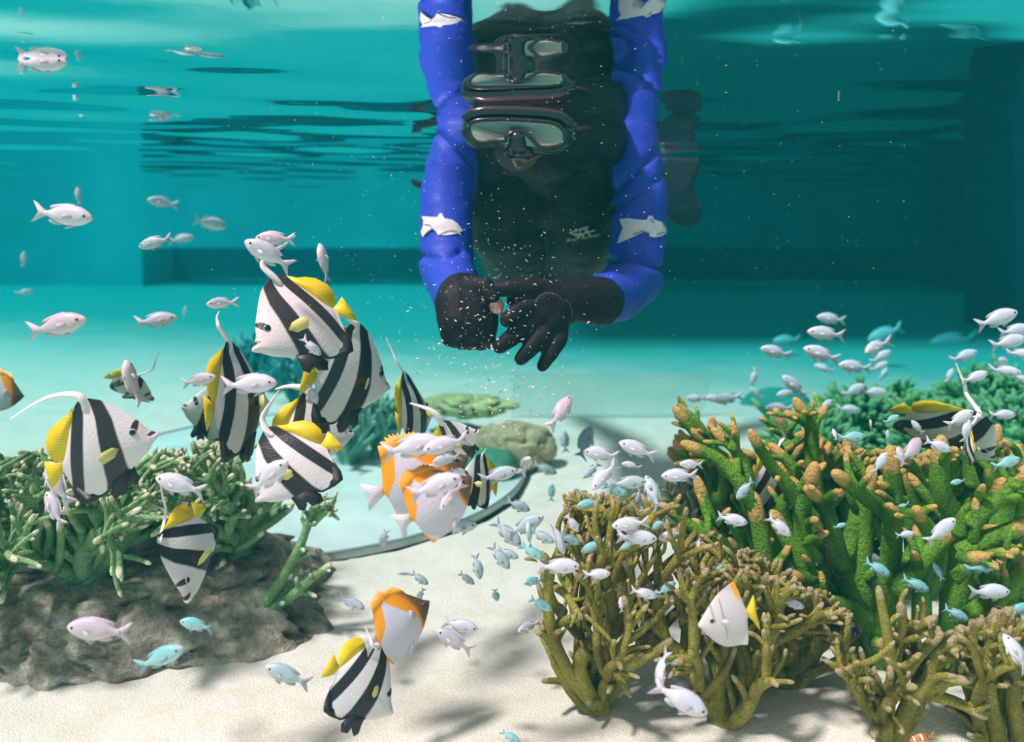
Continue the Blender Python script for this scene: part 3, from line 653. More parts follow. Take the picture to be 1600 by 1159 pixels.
for bi, (q0, q1, q2, q3, Y, sgn, st, wpx, lab) in enumerate(BANNERS):
    M, s_ = fit_pose(BLM + ([(-.2, -.5)] if bi in BANAL else []), (q0, q1, q2, q3) + ((BANAL[bi],) if bi in BANAL else ()), Y, sgn)
    r = empty('bannerfish'); r.matrix_world = M; tag(r, lab, 'fish', 'black and white bannerfish with yellow fins'); add_parts(r, BANNER)
    inv = M.inverted(); pts = []
    C = M.translation; nrm = (M.to_3x3() @ Vector((0, 1, 0))).normalized()
    if abs(nrm.y) < .6: nrm = Vector((0, 1, 0))
    for k, (x, y) in enumerate(st):
        d = P(x, y, 1.0); t = C.dot(nrm)/d.dot(nrm); pts.append(inv @ (d*t))
    # root the streamer at the top of the back, then smooth
    pts = [Vector((-.13, 0, .38)), Vector((-.125, 0, .46))] + pts
    fine = []
    for k in range(len(pts)-1):
        for q in range(4):
            t = q/4; p0 = pts[max(k-1, 0)]; p1, p2 = pts[k], pts[k+1]; p3 = pts[min(k+2, len(pts)-1)]
            fine.append(.5*((2*p1)+(p2-p0)*t+(2*p0-5*p1+4*p2-p3)*t*t+(3*p1-p0-3*p2+p3)*t**3))
    fine.append(pts[-1]); K = len(fine); w0 = px(wpx, Y)/s_
    rad = [w0*(1.5-1.3*k/(K-1))*min(1, .35+k*.13) for k in range(K)]
    mb = MB(); sm = []
    mb.tube(fine, [q*.62 for q in rad], 8, flat=.55); mb.build('streamer', WHS, r)['label'] = 'long white back streamer'

# --- orange, white and brown butterflyfish
UT = [(-.32, .055), (-.30, .12), (-.275, .25), (-.24, .345), (-.17, .40), (-.08, .42), (.02, .405), (.12, .36), (.22, .285), (.32, .19), (.40, .11), (.46, .06), (.495, .035), (.50, .03)]
UB = [(-.32, -.035), (-.30, -.10), (-.275, -.26), (-.23, -.40), (-.17, -.39), (-.08, -.39), (.02, -.38), (.12, -.35), (.22, -.30), (.32, -.215), (.40, -.125), (.46, -.045), (.495, .012), (.50, .018)]
def uthick(x, z, h):
    d = math.hypot((x-.08)/.42, z/.38); t = .09*max(0, 1-d*d)**.7
    if x > .25: t = max(t, .05*(1-((x-.25)/.27)**2))*min(1, h/.03)
    return t+.005
def upat(x, z):
    # rear orange below 0, white 0-1, orange strip 1-2, brown above 2
    e0 = interp(z, [(-.4, -.19), (-.2, -.30), (-.05, -.30), (.1, -.19), (.33, -.13)]); e1 = interp(z, [(-.4, .30), (-.05, .27), (.08, .16), (.33, -.09)])
    e2 = interp(z, [(-.4, .33), (-.05, .29), (.08, .27), (.28, .18), (.45, .05)])
    if x < e0: return max(-1, (x-e0)/.1)
    if x < e1: return (x-e0)/max(e1-e0, .01)
    if x < e2: return 1+(x-e1)/max(e2-e1, .01)
    return min(3, 2+(x-e2)/.2)
m, nt, b = new_mat('butterflyfish_skin')
mr = nt.nodes.new('ShaderNodeMapRange'); mr.inputs[1].default_value = -1; mr.inputs[2].default_value = 3; L(nt, attr(nt, 'pat'), mr.inputs[0])
O_, W_, B_ = (.88, .33, .006), (.60, .57, .64), (.17, .075, .02)
c = ramp(nt, mr.outputs[0], [(.24, O_), (.255, W_), (.495, W_), (.51, O_), (.70, (.75, .24, .01)), (.79, B_), (1.0, (.10, .05, .03))]).outputs[0]
L(nt, c, b.inputs['Base Color']); b.inputs['Roughness'].default_value = .4
t = nt.nodes.new('ShaderNodeTexCoord'); vv = nt.nodes.new('ShaderNodeTexVoronoi'); vv.inputs['Scale'].default_value = 46; L(nt, t.outputs['Object'], vv.inputs['Vector']); bump(nt, b, vv.outputs['Distance'], 0.12, 0.004)
USK = m
mb = MB(); v, f, a = lens(UT, UB, uthick, 56, 20, 1.1, {'pat': upat}); mb.add(v, f, **a); UP = {'body': mb}
sp = []; 
for k in range(12):
    t = k/11; x = .20-.42*t; z = float(spl(UT, np.array([x]))[0]); sp += [(x+.022, z-.008), (x-.035, z+.085+.014*math.sin(k))]
sp += [(-.27, .24), (-.2, .33), (-.08, .38), (.05, .36), (.18, .29)]
mb = MB(); v, f = sheet(sp, th=.006); mb.add(v, f); UP['spiny_dorsal_fin'] = mb
mb = MB(); v, f = sheet([(-.31, .05), (-.37, .07), (-.50, .15), (-.485, .05), (-.48, -.05), (-.50, -.14), (-.37, -.06), (-.31, -.035)], th=.006); mb.add(v, f); UP['tail_fin'] = mb
mb = MB()
for s_ in (1, -1): v, f = sheet([(.14, -.25), (.12, -.31), (.05, -.40), (.01, -.43), (.04, -.34), (.07, -.27)], th=.006, y=.03*s_); mb.add(v, f)
UP['pelvic_fins'] = mb
mb = MB()
for s_ in (1, -1): v, f = sheet([(.24, .02), (.18, .10), (.10, .14), (.07, .06), (.10, -.03), (.18, -.04)], th=.005, y=.075*s_, rot=Matrix.Rotation(-.6*s_, 3, 'Z'), pivot=(.24, .075*s_, 0)); mb.add(v, f)
UP['pectoral_fins'] = mb
UP['eyes'] = eye_geo(.385, .045, .048, .024, 10)
BUT = make_proto(UP, {'body': USK, 'spiny_dorsal_fin': ORG, 'tail_fin': WHF, 'pelvic_fins': WHF, 'pectoral_fins': WHF, 'eyes': EYE})
BUTS = [((668,960),(576,990),1.34,38,1.0,'orange, white and brown butterflyfish alone over the sand, spiny back fin raised'),
        ((732,722),(573,772),1.26,12,.92,'butterflyfish with white tail and orange rear, upper of the two overlapping ones'),
        ((738,752),(622,816),1.15,12,.98,'butterflyfish with raised orange spines, lower of the two overlapping ones'),
        ((34,622),(-32,606),1.9,10,1.1,'blurred orange and white butterflyfish cut by the left border')]
for hd, tl, Y, yaw, hs, lab in BUTS:
    M, s_ = pose(hd, tl, Y, yaw); M = M @ Matrix.Diagonal((1, 1, hs, 1)); r = empty('butterflyfish'); r.matrix_world = M
    tag(r, lab, 'fish', 'orange and white butterflyfish'); add_parts(r, BUT)

# --- silver diamond-shaped fish
YT = [(-.34, .04), (-.31, .12), (-.27, .30), (-.20, .50), (-.12, .47), (-.02, .43), (.10, .37), (.22, .28), (.33, .18), (.42, .09), (.48, .03), (.50, .0)]
YB = [(-.34, -.04), (-.31, -.14), (-.28, -.35), (-.24, -.46), (-.15, -.44), (-.02, -.43), (.10, -.41), (.22, -.345), (.33, -.24), (.42, -.13), (.48, -.05), (.50, -.02)]
m, nt, b = new_mat('silver_skin'); c = ramp(nt, attr(nt, 'line'), [(0.05, (.2, .17, .16)), (.30, (.64, .61, .60))]).outputs[0]
c = mixc(nt, ramp(nt, attr(nt, 'org'), [(.40, (1, 1, 1)), (.55, (0, 0, 0))]).outputs[0], c, (.92, .42, .02)); L(nt, c, b.inputs['Base Color']); b.inputs['Roughness'].default_value = .4
def yline(x, z):
    a_ = abs(x-(.245+.05*(z-.1)))/.06 if .0 < z < .27 else 9; b_ = abs(x-(.085+.02*z))/.05 if -.3 < z < .33 else 9
    return min(1, min(a_+max(0, .05-z)*0, b_))
def yorg(x, z): return ell(-.22, .50, .09, .30, -.15)(x, z)*.5
mb = MB(); v, f, a = lens(YT, YB, lambda x, z, h: .08*max(0, 1-math.hypot((x-.1)/.45, z/.42)**2)**.7+.006, 60, 18, 1.1, {'line': yline, 'org': yorg}); mb.add(v, f, **a); YP = {'body': mb}
mb = MB(); v, f = sheet([(-.33, .05), (-.40, .13), (-.49, .24), (-.50, .10), (-.485, -.05), (-.50, -.2), (-.49, -.3), (-.40, -.13), (-.33, -.05)], th=.006); mb.add(v, f); YP['tail_fin'] = mb
YP['eyes'] = eye_geo(.285, .045, .064, .038, 12)
mb = MB()
for s_ in (1, -1): v, f = sheet([(.16, .0), (.1, .05), (.02, .04), (0, -.02), (.06, -.06)], th=.005, y=.08*s_, rot=Matrix.Rotation(-.5*s_, 3, 'Z'), pivot=(.16, .08*s_, 0)); mb.add(v, f)
YP['pectoral_fins'] = mb
MOON = make_proto(YP, {'body': m, 'tail_fin': YEL, 'eyes': EYE, 'pectoral_fins': WHF})
M, s_ = pose((1090, 974), (1184, 956), 1.13, -6); M = M @ Matrix.Diagonal((1, 1, 1.10, 1))
r = empty('moonfish'); r.matrix_world = M; tag(r, 'silver diamond-shaped fish with orange back tip and yellow tail before the corals', 'fish'); add_parts(r, MOON)

# --- little clownfish and a dark blue fish among the coral feet
m, nt, b = new_mat('clownfish_skin'); t = nt.nodes.new('ShaderNodeTexCoord'); s3 = nt.nodes.new('ShaderNodeSeparateXYZ'); L(nt, t.outputs['Object'], s3.inputs[0])
mr = nt.nodes.new('ShaderNodeMapRange'); mr.inputs[1].default_value = -.5; mr.inputs[2].default_value = .5; L(nt, s3.outputs['X'], mr.inputs[0])
O_, K_, W_ = (.85, .20, .01), (.01, .01, .01), (.85, .85, .85)
L(nt, ramp(nt, mr.outputs[0], [(0, O_), (.24, K_), (.26, W_), (.30, K_), (.33, O_), (.48, K_), (.50, W_), (.58, K_), (.60, O_), (.76, K_), (.78, W_), (.84, K_), (.86, O_)], 'CONSTANT').outputs[0], b.inputs['Base Color'])
ps = damsel_parts(0.2); CLO = make_proto(ps, {q: (m if q == 'body' else EYE if q == 'eyes' else ORG) for q in ps})
M, s_ = pose((1421, 1160), (1462, 1146), 1.30); r = empty('clownfish'); r.matrix_world = M; tag(r, 'small orange clownfish with white bars at the lower picture edge between coral feet', 'fish'); add_parts(r, CLO)
bm_ = chromis_mat('dark_blue_skin', (.012, .02, .10), (.03, .04, .14), (.45, .34, .08)); ps = damsel_parts(-.2)
BLU = make_proto(ps, {q: (bm_ if q == 'body' else EYE if q == 'eyes' else FINP['grey']) for q in ps})
M, s_ = pose((1346, 985), (1312, 992), 1.44); M = M @ Matrix.Diagonal((1, 1, 1.6, 1)); r = empty('damselfish'); r.matrix_world = M; tag(r, 'small dark blue fish with yellowish head between thick green branches', 'fish'); add_parts(r, BLU)
# ---------------------------------------------------------------- coral and rock
def coral_mat(name, base, dark, tipc, bs=1.0):
    m, nt, b = new_mat(name); n = noise_node(nt, 9, 3, .55); n2 = noise_node(nt, 170*bs, 3, .6)
    c = ramp(nt, n.outputs['Fac'], [(.32, dark), (.62, base)]).outputs[0]
    c = mixc(nt, .6, c, ramp(nt, n2.outputs['Fac'], [(.36, (.45, .42, .30)), (.60, (1, 1, 1))]).outputs[0], 'MULTIPLY')
    mm = nt.nodes.new('ShaderNodeMath'); mm.operation = 'MULTIPLY_ADD'; L(nt, n2.outputs['Fac'], mm.inputs[0]); mm.inputs[1].default_value = .5; L(nt, attr(nt, 'tip'), mm.inputs[2])
    t = ramp(nt, mm.outputs[0], [(.62, (0, 0, 0)), (1.12, (1, 1, 1))]).outputs[0]; c = mixc(nt, t, c, tipc)
    L(nt, c, b.inputs['Base Color']); b.inputs['Roughness'].default_value = .75; b.inputs['Specular IOR Level'].default_value = .2
    n3 = noise_node(nt, 150*bs, 3, .7); bump(nt, b, n3.outputs['Fac'], 1.0, .009); return m
C_GREEN = coral_mat('coral_green', (.22, .46, .04), (.06, .20, .02), (.66, .42, .13))
C_BROWN = coral_mat('coral_olive', (.52, .45, .09), (.23, .19, .035), (.54, .42, .22), 1.4)
C_PALE = coral_mat('coral_pale_green', (.42, .64, .30), (.13, .32, .12), (.84, .80, .52), 1.2)
C_FAR = coral_mat('coral_far_green', (.06, .38, .13), (.02, .18, .07), (.20, .5, .2))
def ontube(mb, p0, p1, r0, r1, rnd, tips=True, n=8, bendv=None, seg=None):
    """one coral finger from p0 to p1, slightly bowed, tan at the tip"""
    d = p1-p0; ln = d.length; K = seg or max(3, min(7, int(ln/(r0*1.8))+2))
    bv = bendv if bendv is not None else Vector((rnd.uniform(-1, 1), rnd.uniform(-1, 1), rnd.uniform(-.3, 1)))*ln*.11
    pts = [p0 + d*(k/(K-1)) + bv*math.sin(math.pi*k/(K-1)) for k in range(K)]
    tl = r1*2.6
    mb.tube(pts, [r0+(r1-r0)*(k/(K-1))**.8 for k in range(K)], n, True, 1, .07, rnd, [max(0, 1-(ln*(1-k/(K-1)))/tl) if tips else 0 for k in range(K)])
    return pts
def grow(mb, p, d, r, ln, lev, rnd, spread, nubs, up=.35, maxlev=3, shrink=.78, fork=(2, 3), inside=None, rmin=.004):
    """recursive staghorn growth"""
    tgt = p + d*ln; last = lev >= maxlev
    if inside is not None and not inside(tgt):
        last = True
        for _ in range(7):
            ln *= .85; d = (d + Vector((rnd.uniform(-.22, .22), rnd.uniform(-.22, .22), -.05))).normalized(); tgt = p+d*ln
            if inside(tgt): break
        else: return
        if ln < r*2.5: return
    r1 = max(rmin, r*(.62 if last else shrink))
    pts = ontube(mb, p, tgt, r, r1, rnd, last)
    for q in range(nubs):
        t = rnd.uniform(.25, .95); b = p.lerp(tgt, t); ax = d.orthogonal().normalized(); ax.rotate(Matrix.Rotation(rnd.uniform(0, 6.28), 3, d))
        dd = (d*.85+ax+Vector((0, 0, .3))).normalized(); l2 = r*rnd.uniform(3.5, 9); q1 = b+dd*l2
        if inside is None or inside(q1): ontube(mb, b, q1, r*.58, max(rmin*.7, r*.34), rnd, True, 7)
    if last: return
    k = rnd.choice(fork)
    a0 = rnd.uniform(0, 6.28)
    for q in range(k):
        ax = d.orthogonal().normalized(); ax.rotate(Matrix.Rotation(a0+6.28*q/k+rnd.uniform(-.4, .4), 3, d))
        dd = (d + ax*spread*rnd.uniform(.7, 1.2) + Vector((0, 0, up))).normalized()
        grow(mb, tgt-d*r*.3, dd, r1*.97, ln*rnd.uniform(.7, 1.0), lev+1, rnd, spread, nubs, up, maxlev, shrink, fork, inside, rmin)
def sil(poly_top, Y, x_lo=None, x_hi=None, dy=.14):
    """limits growth to below a pixel skyline seen at the colony's own depth"""
    def f(p):
        x = 800+p.x/p.y*F_PX; y = HOR-p.z/p.y*F_PX
        return y > interp(x, poly_top) + 26*noise.noise(Vector((x/42., poly_top[0][1], p.y*3))) and (x_lo is None or x > x_lo) and (x_hi is None or x < x_hi) and p.z > ZF-.02 and p.y > Y-dy
    return f
def colony(name, base, stems, mat, label, group, seed, r, ln, spread=.75, nubs=2, up=.3, maxlev=3, inside=None, rmin=.005, shrink=.8, lean=None, el=(25, 80), fork=(2, 3), root=True):
    rnd = random.Random(seed); ro = empty(name, base); tag(ro, label, 'coral', group)
    for k in range(stems):
        az = 2*math.pi*k/stems+rnd.uniform(-.35, .35); e = math.radians(rnd.uniform(*el))
        d = Vector((math.cos(az)*math.cos(e), math.sin(az)*math.cos(e)*.8, math.sin(e)))
        if lean is not None: d = (d+lean).normalized()
        mb = MB(); grow(mb, Vector((d.x, d.y, 0))*r*.6, d, r*rnd.uniform(.85, 1.1), ln*rnd.uniform(.85, 1.15), 0, rnd, spread, nubs, up, maxlev, shrink, fork,
                        (lambda q: inside(q+base)) if inside else None, rmin)
        if mb.v: mb.build('branch', mat, ro)
    if root:
        mb = MB(); mb.tube([Vector((0, 0, -.03)), Vector((0, 0, .015)), Vector((0, 0, .05))], [r*2.3, r*1.8, r*1.0], 12, True, 1, .12, rnd); mb.build('holdfast', mat, ro)
    return ro

# --- boulders under the left corals
def boulder(name, c, rad, mat, label, seed, group=None, sub=5, crack=.05, squash=1.0):
    bm = bmesh.new(); bmesh.ops.create_icosphere(bm, subdivisions=sub, radius=1); o3 = Vector((seed*3.1, seed*1.7, seed*.9))
    for v in bm.verts:
        p = v.co.copy(); q = Vector((p.x*rad[0], p.y*rad[1], p.z*rad[2]))/.25
        n1 = noise.fractal(q*.8+o3, 1.0, 2.0, 4); n2 = noise.turbulence(Vector((q.x*1.6, q.y*1.6, q.z*4.5))+o3, 4, True, noise_basis='PERLIN_ORIGINAL')
        cr = noise.noise(Vector((q.x*2+q.z*1.2, q.y*2, q.z*2.0))*1.7+o3); ledge = abs(cr)
        s_ = 1+.16*n1-crack*2.4*n2*.5-crack*1.5*max(0, .16-ledge)/.16
        v.co = Vector((p.x*rad[0], p.y*rad[1], p.z*rad[2]))*s_
    me = bpy.data.meshes.new(name); bm.to_mesh(me); bm.free(); me.polygons.foreach_set('use_smooth', [True]*len(me.polygons)); me.materials.append(mat)
    o = link(bpy.data.objects.new(name, me)); o.location = c; return tag(o, label, 'rock', group)
def rock_mat(name, a, b_, c_):
    m, nt, b = new_mat(name); n = noise_node(nt, 7, 6, .65); n2 = noise_node(nt, 40, 5, .7)
    c = ramp(nt, n.outputs['Fac'], [(.36, a), (.52, b_), (.66, c_)]).outputs[0]
    c = mixc(nt, .6, c, ramp(nt, n2.outputs['Fac'], [(.38, (.3, .3, .26)), (.58, (1, 1, 1))]).outputs[0], 'MULTIPLY')
    L(nt, c, b.inputs['Base Color']); b.inputs['Roughness'].default_value = .85
    ad = nt.nodes.new('ShaderNodeMath'); ad.operation = 'ADD'; L(nt, n.outputs['Fac'], ad.inputs[0]); L(nt, n2.outputs['Fac'], ad.inputs[1]); bump(nt, b, ad.outputs[0], 1.0, .02); return m
ROCK = rock_mat('reef_rock', (.16, .12, .08), (.46, .37, .27), (.90, .78, .60))
R1 = Yfloor(1060)
b1 = boulder('boulder', (-.99, 1.88, -.93), (.62, .37, .215), ROCK, 'wide low grey-brown rock at the lower left carrying the biggest pale green coral', 2, sub=6)
b2 = boulder('boulder', (-.63, 1.93, -.92), (.17, .17, .17), ROCK, 'smaller dark rock under the second pale green coral', 5, sub=5)
def top_of(ob, x, y):
    bv = BVHTree.FromObject(ob, bpy.context.evaluated_depsgraph_get()) if False else None
    zs = [ (v.co+ob.location).z for v in ob.data.vertices if abs(v.co.x+ob.location.x-x) < .02 and abs(v.co.y+ob.location.y-y) < .02]
    return max(zs) if zs else ZF
# --- pale green corals, left
Yl = 1.74
bx = P(140, 985, Yl).x; bz = top_of(b1, bx, Yl)
sky1 = [(-200, 700), (0, 720), (40, 705), (80, 735), (200, 750), (235, 705), (275, 700), (300, 740), (330, 760)]
colony('staghorn_coral', Vector((bx, Yl, bz-.02)), 10, C_PALE, 'biggest pale green branching coral growing on the rock at the left border', 'branching corals on the left rock', 11, .021, .135, .68, 4, .18, 3, sil(sky1, Yl, dy=.3), .0055, lean=Vector((-.1, 0, .1)), el=(18, 80))
bx3 = P(20, 960, 1.85).x
colony('staghorn_coral', Vector((bx3, 1.85, top_of(b1, bx3, 1.85)-.02)), 7, C_PALE, 'pale green branching coral cut by the left border', 'branching corals on the left rock', 12, .020, .125, .68, 4, .18, 3, sil([(-300, 700), (60, 715), (150, 760)], 1.85, dy=.3), .0055, el=(30, 80))
bx2 = P(372, 985, 1.84).x; bz2 = top_of(b2, bx2, 1.84)
sky2 = [(230, 760), (280, 720), (335, 690), (350, 690), (400, 760), (440, 790), (470, 800), (505, 795), (530, 800)]
colony('staghorn_coral', Vector((bx2, 1.84, max(bz2, -.84)-.02)), 9, C_PALE, 'second pale green branching coral with long stalks reaching right toward the round disc', 'branching corals on the left rock', 21, .019, .13, .58, 4, .20, 3, sil(sky2, 1.84, 225, 530, dy=.3), .0054, el=(28, 85))
# --- hand-set stalks reaching over the sand from the second coral
def px_limb(mb, pts, r, Y, rnd, tipped=True, Y1=None, nub=0, rmin=.005):
    """a coral limb through pixels (x, y), radius in px at its own depth"""
    n_ = len(pts); Ys = [Y+((Y1 if Y1 else Y)-Y)*k/(n_-1) for k in range(n_)]
    w = [P(p[0], p[1], y_) for p, y_ in zip(pts, Ys)]; fine = []; rr = []
    for k in range(n_-1):
        p0 = w[max(k-1, 0)]; p1, p2 = w[k], w[k+1]; p3 = w[min(k+2, n_-1)]
        for q in range(4):
            t = q/4; fine.append(.5*((2*p1)+(p2-p0)*t+(2*p0-5*p1+4*p2-p3)*t*t+(3*p1-p0-3*p2+p3)*t**3))
    fine.append(w[-1]); K = len(fine); R0 = px(r[0], Y); R1_ = px(r[1], Y)
    rr = [R0+(R1_-R0)*k/(K-1) for k in range(K)]; L_ = 0; dist = [0]*K
    for k in range(K-2, -1, -1): dist[k] = dist[k+1]+(fine[k+1]-fine[k]).length
    mb.tube(fine, rr, 10, True, 1, .06, rnd, [max(0, 1-dist[k]/(R1_*3.0)) if tipped else 0 for k in range(K)])
    for q in range(nub):
        k = rnd.randrange(K//4, K-1); d = (fine[k+1]-fine[k]).normalized(); ax = d.orthogonal().normalized(); ax.rotate(Matrix.Rotation(rnd.uniform(0, 6.28), 3, d))
        dd = (d*.7+ax+Vector((0, -.2, .35))).normalized(); l2 = rr[k]*rnd.uniform(2.6, 5.5); ontube(mb, fine[k], fine[k]+dd*l2, rr[k]*.66, rr[k]*.42, rnd, True, 8)
lc = [o for o in S.objects if o.get('label', '').startswith('second pale')][0]
rnd = random.Random(5)
for pts in ([(400, 965), (440, 905), (470, 850), (487, 800), (497, 785)], [(487, 815), (505, 800), (520, 797)], [(405, 960), (450, 935), (485, 905), (512, 885)], [(352, 800), (344, 750), (345, 698)], [(350, 770), (368, 730), (385, 700)]):
    mb = MB(); px_limb(mb, pts, (9, 5), 1.72, rnd, True, 1.70, 8)
    o = mb.build('branch', C_PALE, lc); o.matrix_parent_inverse = Matrix.Translation(-Vector(lc.location))

# --- big green coral, right: limbs traced at their own distance, then filled in behind
LA = [ # (pixels root to tip, radius px root/tip, depth, depth at tip)
 ([(1262,905),(1256,850),(1254,800),(1262,765),(1270,738)],(15,11),1.56,1.50), ([(1253,805),(1240,770),(1203,725),(1177,682)],(13,8),1.55,1.50),
 ([(1258,790),(1250,748),(1232,722),(1212,702)],(11,8),1.56,1.58), ([(1285,850),(1275,770),(1268,700),(1267,665),(1249,634)],(14,9),1.72,1.72),
 ([(1267,668),(1252,655),(1234,648)],(9,7),1.72,1.70), ([(1268,672),(1276,655),(1285,643)],(9,7),1.72,1.74), ([(1280,790),(1262,725),(1232,682),(1216,650)],(11,8),1.80,1.80),
 ([(1318,890),(1303,835),(1286,785),(1268,768)],(15,10),1.55,1.50), ([(1322,870),(1335,820),(1345,785),(1372,755)],(14,9),1.66,1.68),
 ([(1376,1072),(1370,1015),(1357,976),(1330,936),(1306,870)],(19,15),1.60,1.57), ([(1355,972),(1324,948),(1290,942),(1259,934)],(16,10),1.58,1.50),
 ([(1330,938),(1301,932),(1276,905),(1245,868),(1215,815)],(16,12),1.60,1.62), ([(1225,1040),(1208,960),(1195,870),(1180,790)],(17,13),1.62,1.62),
 ([(1182,795),(1152,750),(1122,718),(1078,697)],(13,9),1.62,1.64), ([(1170,765),(1165,730),(1145,700),(1122,678)],(11,8),1.64,1.66), ([(1145,702),(1148,685),(1146,670)],(9,7),1.64,1.64),
 ([(1140,740),(1112,705),(1092,682),(1061,645)],(11,8),1.74,1.74), ([(1115,708),(1113,685),(1113,662)],(10,7),1.73,1.72), ([(1108,700),(1095,668),(1066,638)],(9,6),1.78,1.80),
 ([(1145,885),(1123,840),(1105,795),(1092,758)],(13,9),1.60,1.62), ([(1160,900),(1115,850),(1080,822),(1041,794)],(13,8),1.57,1.55), ([(1190,880),(1180,845),(1160,790),(1155,755)],(12,8),1.70,1.70),
 ([(1290,890),(1262,905),(1240,900)],(12,9),1.56,1.50), ([(1240,850),(1222,800),(1232,765),(1222,735)],(11,8),1.66,1.64)]
LB = [([(1392,1005),(1385,950),(1392,870),(1396,795),(1392,716)],(18,12),1.60,1.54), ([(1392,830),(1388,805),(1340,768),(1311,744)],(14,10),1.55,1.46),
 ([(1485,1000),(1492,950),(1502,870),(1498,820),(1478,785),(1468,752),(1470,702)],(21,13),1.56,1.50), ([(1502,835),(1515,800),(1540,782),(1561,758)],(15,9),1.50,1.44),
 ([(1515,820),(1545,790),(1575,765),(1600,738)],(14,9),1.46,1.42), ([(1500,865),(1545,842),(1605,818)],(15,12),1.47,1.44), ([(1398,925),(1440,880),(1484,828)],(16,12),1.54,1.52),
 ([(1552,900),(1560,820),(1588,768),(1590,712)],(15,11),1.60,1.62), ([(1560,850),(1552,760),(1548,720),(1557,677)],(14,9),1.66,1.68), ([(1505,968),(1545,945),(1572,920),(1610,875)],(16,12),1.52,1.48),
 ([(1345,985),(1350,940),(1347,870),(1352,800),(1360,745)],(18,11),1.66,1.66), ([(1420,880),(1440,830),(1432,790),(1420,745)],(13,9),1.66,1.62), ([(1448,780),(1430,735),(1412,715)],(10,8),1.62,1.58),
 ([(1410,840),(1430,800),(1445,760),(1449,720)],(12,8),1.70,1.72), ([(1520,760),(1510,720),(1500,690),(1480,660)],(11,8),1.76,1.78), ([(1350,860),(1342,800),(1320,740),(1325,690)],(13,8),1.76,1.78),
 ([(1530,870),(1512,900),(1530,860),(1552,835)],(12,9),1.62,1.60), ([(1575,990),(1580,920),(1578,880)],(16,12),1.66,1.66), ([(1490,905),(1520,880),(1548,868),(1578,862)],(11,8),1.46,1.42),
 ([(1455,830),(1440,812),(1434,800)],(12,10),1.46,1.42), ([(1495,865),(1510,872),(1530,870)],(11,9),1.42,1.40)]
def traced(name, base_px, Yb, limbs, mat, label, seed, group):
    base = P(base_px, 0, Yb); base.z = ZF-.01; ro = empty(name, base); tag(ro, label, 'coral', group); rnd = random.Random(seed)
    for pts, r, Ya, Yc in limbs:
        mb = MB(); px_limb(mb, pts, r, Ya, rnd, True, Yc, 3); o = mb.build('branch', mat, ro); o.matrix_parent_inverse = Matrix.Translation(-base)
    return ro
G_R = 'branching corals of the right reef'
ca = traced('staghorn_coral', 1230, 1.68, LA, C_GREEN, 'big green coral with orange-tipped fingers and a tall forked one, nearer the diver', 3, G_R)
cb = traced('staghorn_coral', 1450, 1.64, LB, C_GREEN, 'thickest green coral with orange tips near the right border', 4, G_R)
# trunks down to the sand
for ro, xs_ in ((ca, ((1230, 1035, 1.63), (1290, 1040, 1.70), (1380, 1068, 1.61))), (cb, ((1345, 985, 1.66), (1392, 1003, 1.60), (1484, 1000, 1.56), (1576, 990, 1.66), (1440, 960, 1.74)))):
    for x, y, Y in xs_:
        p = P(x, y, Y); q = Vector((p.x+.01, p.y+.01, ZF-.02)); m2 = P(x, y-70, Y)
        mb = MB(); mb.tube([q, q.lerp(p, .3), p, m2], [.030, .024, .021, .019], 12, True, 1, .05, rnd); o = mb.build('trunk', C_GREEN, ro); o.matrix_parent_inverse = Matrix.Translation(-Vector(ro.location))
skyR = [(1050, 690), (1080, 660), (1150, 700), (1200, 690), (1260, 650), (1310, 700), (1380, 690), (1440, 700), (1500, 690), (1560, 680), (1620, 690), (1900, 690)]
for k, (bx_, Yb, n_, sd_, lab) in enumerate([(1180, 1.86, 8, 31, 'green coral filling in behind the left fingers of the right reef'), (1310, 1.95, 8, 32, 'green coral behind the middle of the right reef'),
        (1430, 1.90, 8, 33, 'green coral behind the thickest one of the right reef'), (1560, 1.92, 8, 34, 'green coral behind the reef at the right border')]):
    b_ = P(bx_, 0, Yb); b_.z = ZF-.01
    colony('staghorn_coral', b_, n_, C_GREEN, lab, G_R, sd_, .022, .165, .55, 2, .38, 3, sil([(x, y+14) for x, y in skyR], Yb, 1050), .0085, el=(50, 86), lean=Vector((0, 0, .3)))
# --- thin olive corals
skyB = [(840, 900), (865, 880), (885, 780), (1000, 780), (1060, 790), (1100, 840), (1135, 860), (1160, 900)]
b_ = P(935, 0, 1.47); b_.z = ZF-.01
cc_ = colony('thicket_coral', b_, 7, C_BROWN, 'bushy olive-brown coral standing alone on the sand at the reef\'s left end', G_R, 41, .0135, .125, .52, 2, .34, 3, sil(skyB, 1.47, 840, 1160), .0048, el=(40, 84), lean=Vector((.05, 0, .25)))
rnd = random.Random(9)
for pts, r in (([(930, 1100), (895, 1060), (870, 1010), (856, 950), (858, 890), (850, 870)], (11, 7)), ([(862, 985), (880, 970), (900, 965)], (8, 5)), ([(925, 1095), (905, 1040), (930, 1005), (960, 1050), (990, 1035), (1040, 1005)], (13, 8)), ([(865, 915), (885, 930), (905, 960)], (7, 5))):
    mb = MB(); px_limb(mb, pts, r, 1.44, rnd, True, 1.40, 3); o = mb.build('branch', C_BROWN, cc_); o.matrix_parent_inverse = Matrix.Translation(-Vector(cc_.location))
b_ = P(1130, 0, 1.43); b_.z = ZF-.01
colony('thicket_coral', b_, 7, C_BROWN, 'twiggy olive coral under and around the silver diamond-shaped fish', G_R, 43, .0160, .115, .55, 2, .30, 3, sil([(985, 960), (1010, 900), (1100, 880), (1200, 900), (1290, 930), (1330, 980)], 1.43, 985, 1330), .0050, el=(30, 84), lean=Vector((.0, 0, .2)))
b_ = P(1235, 0, 1.52); b_.z = ZF-.01
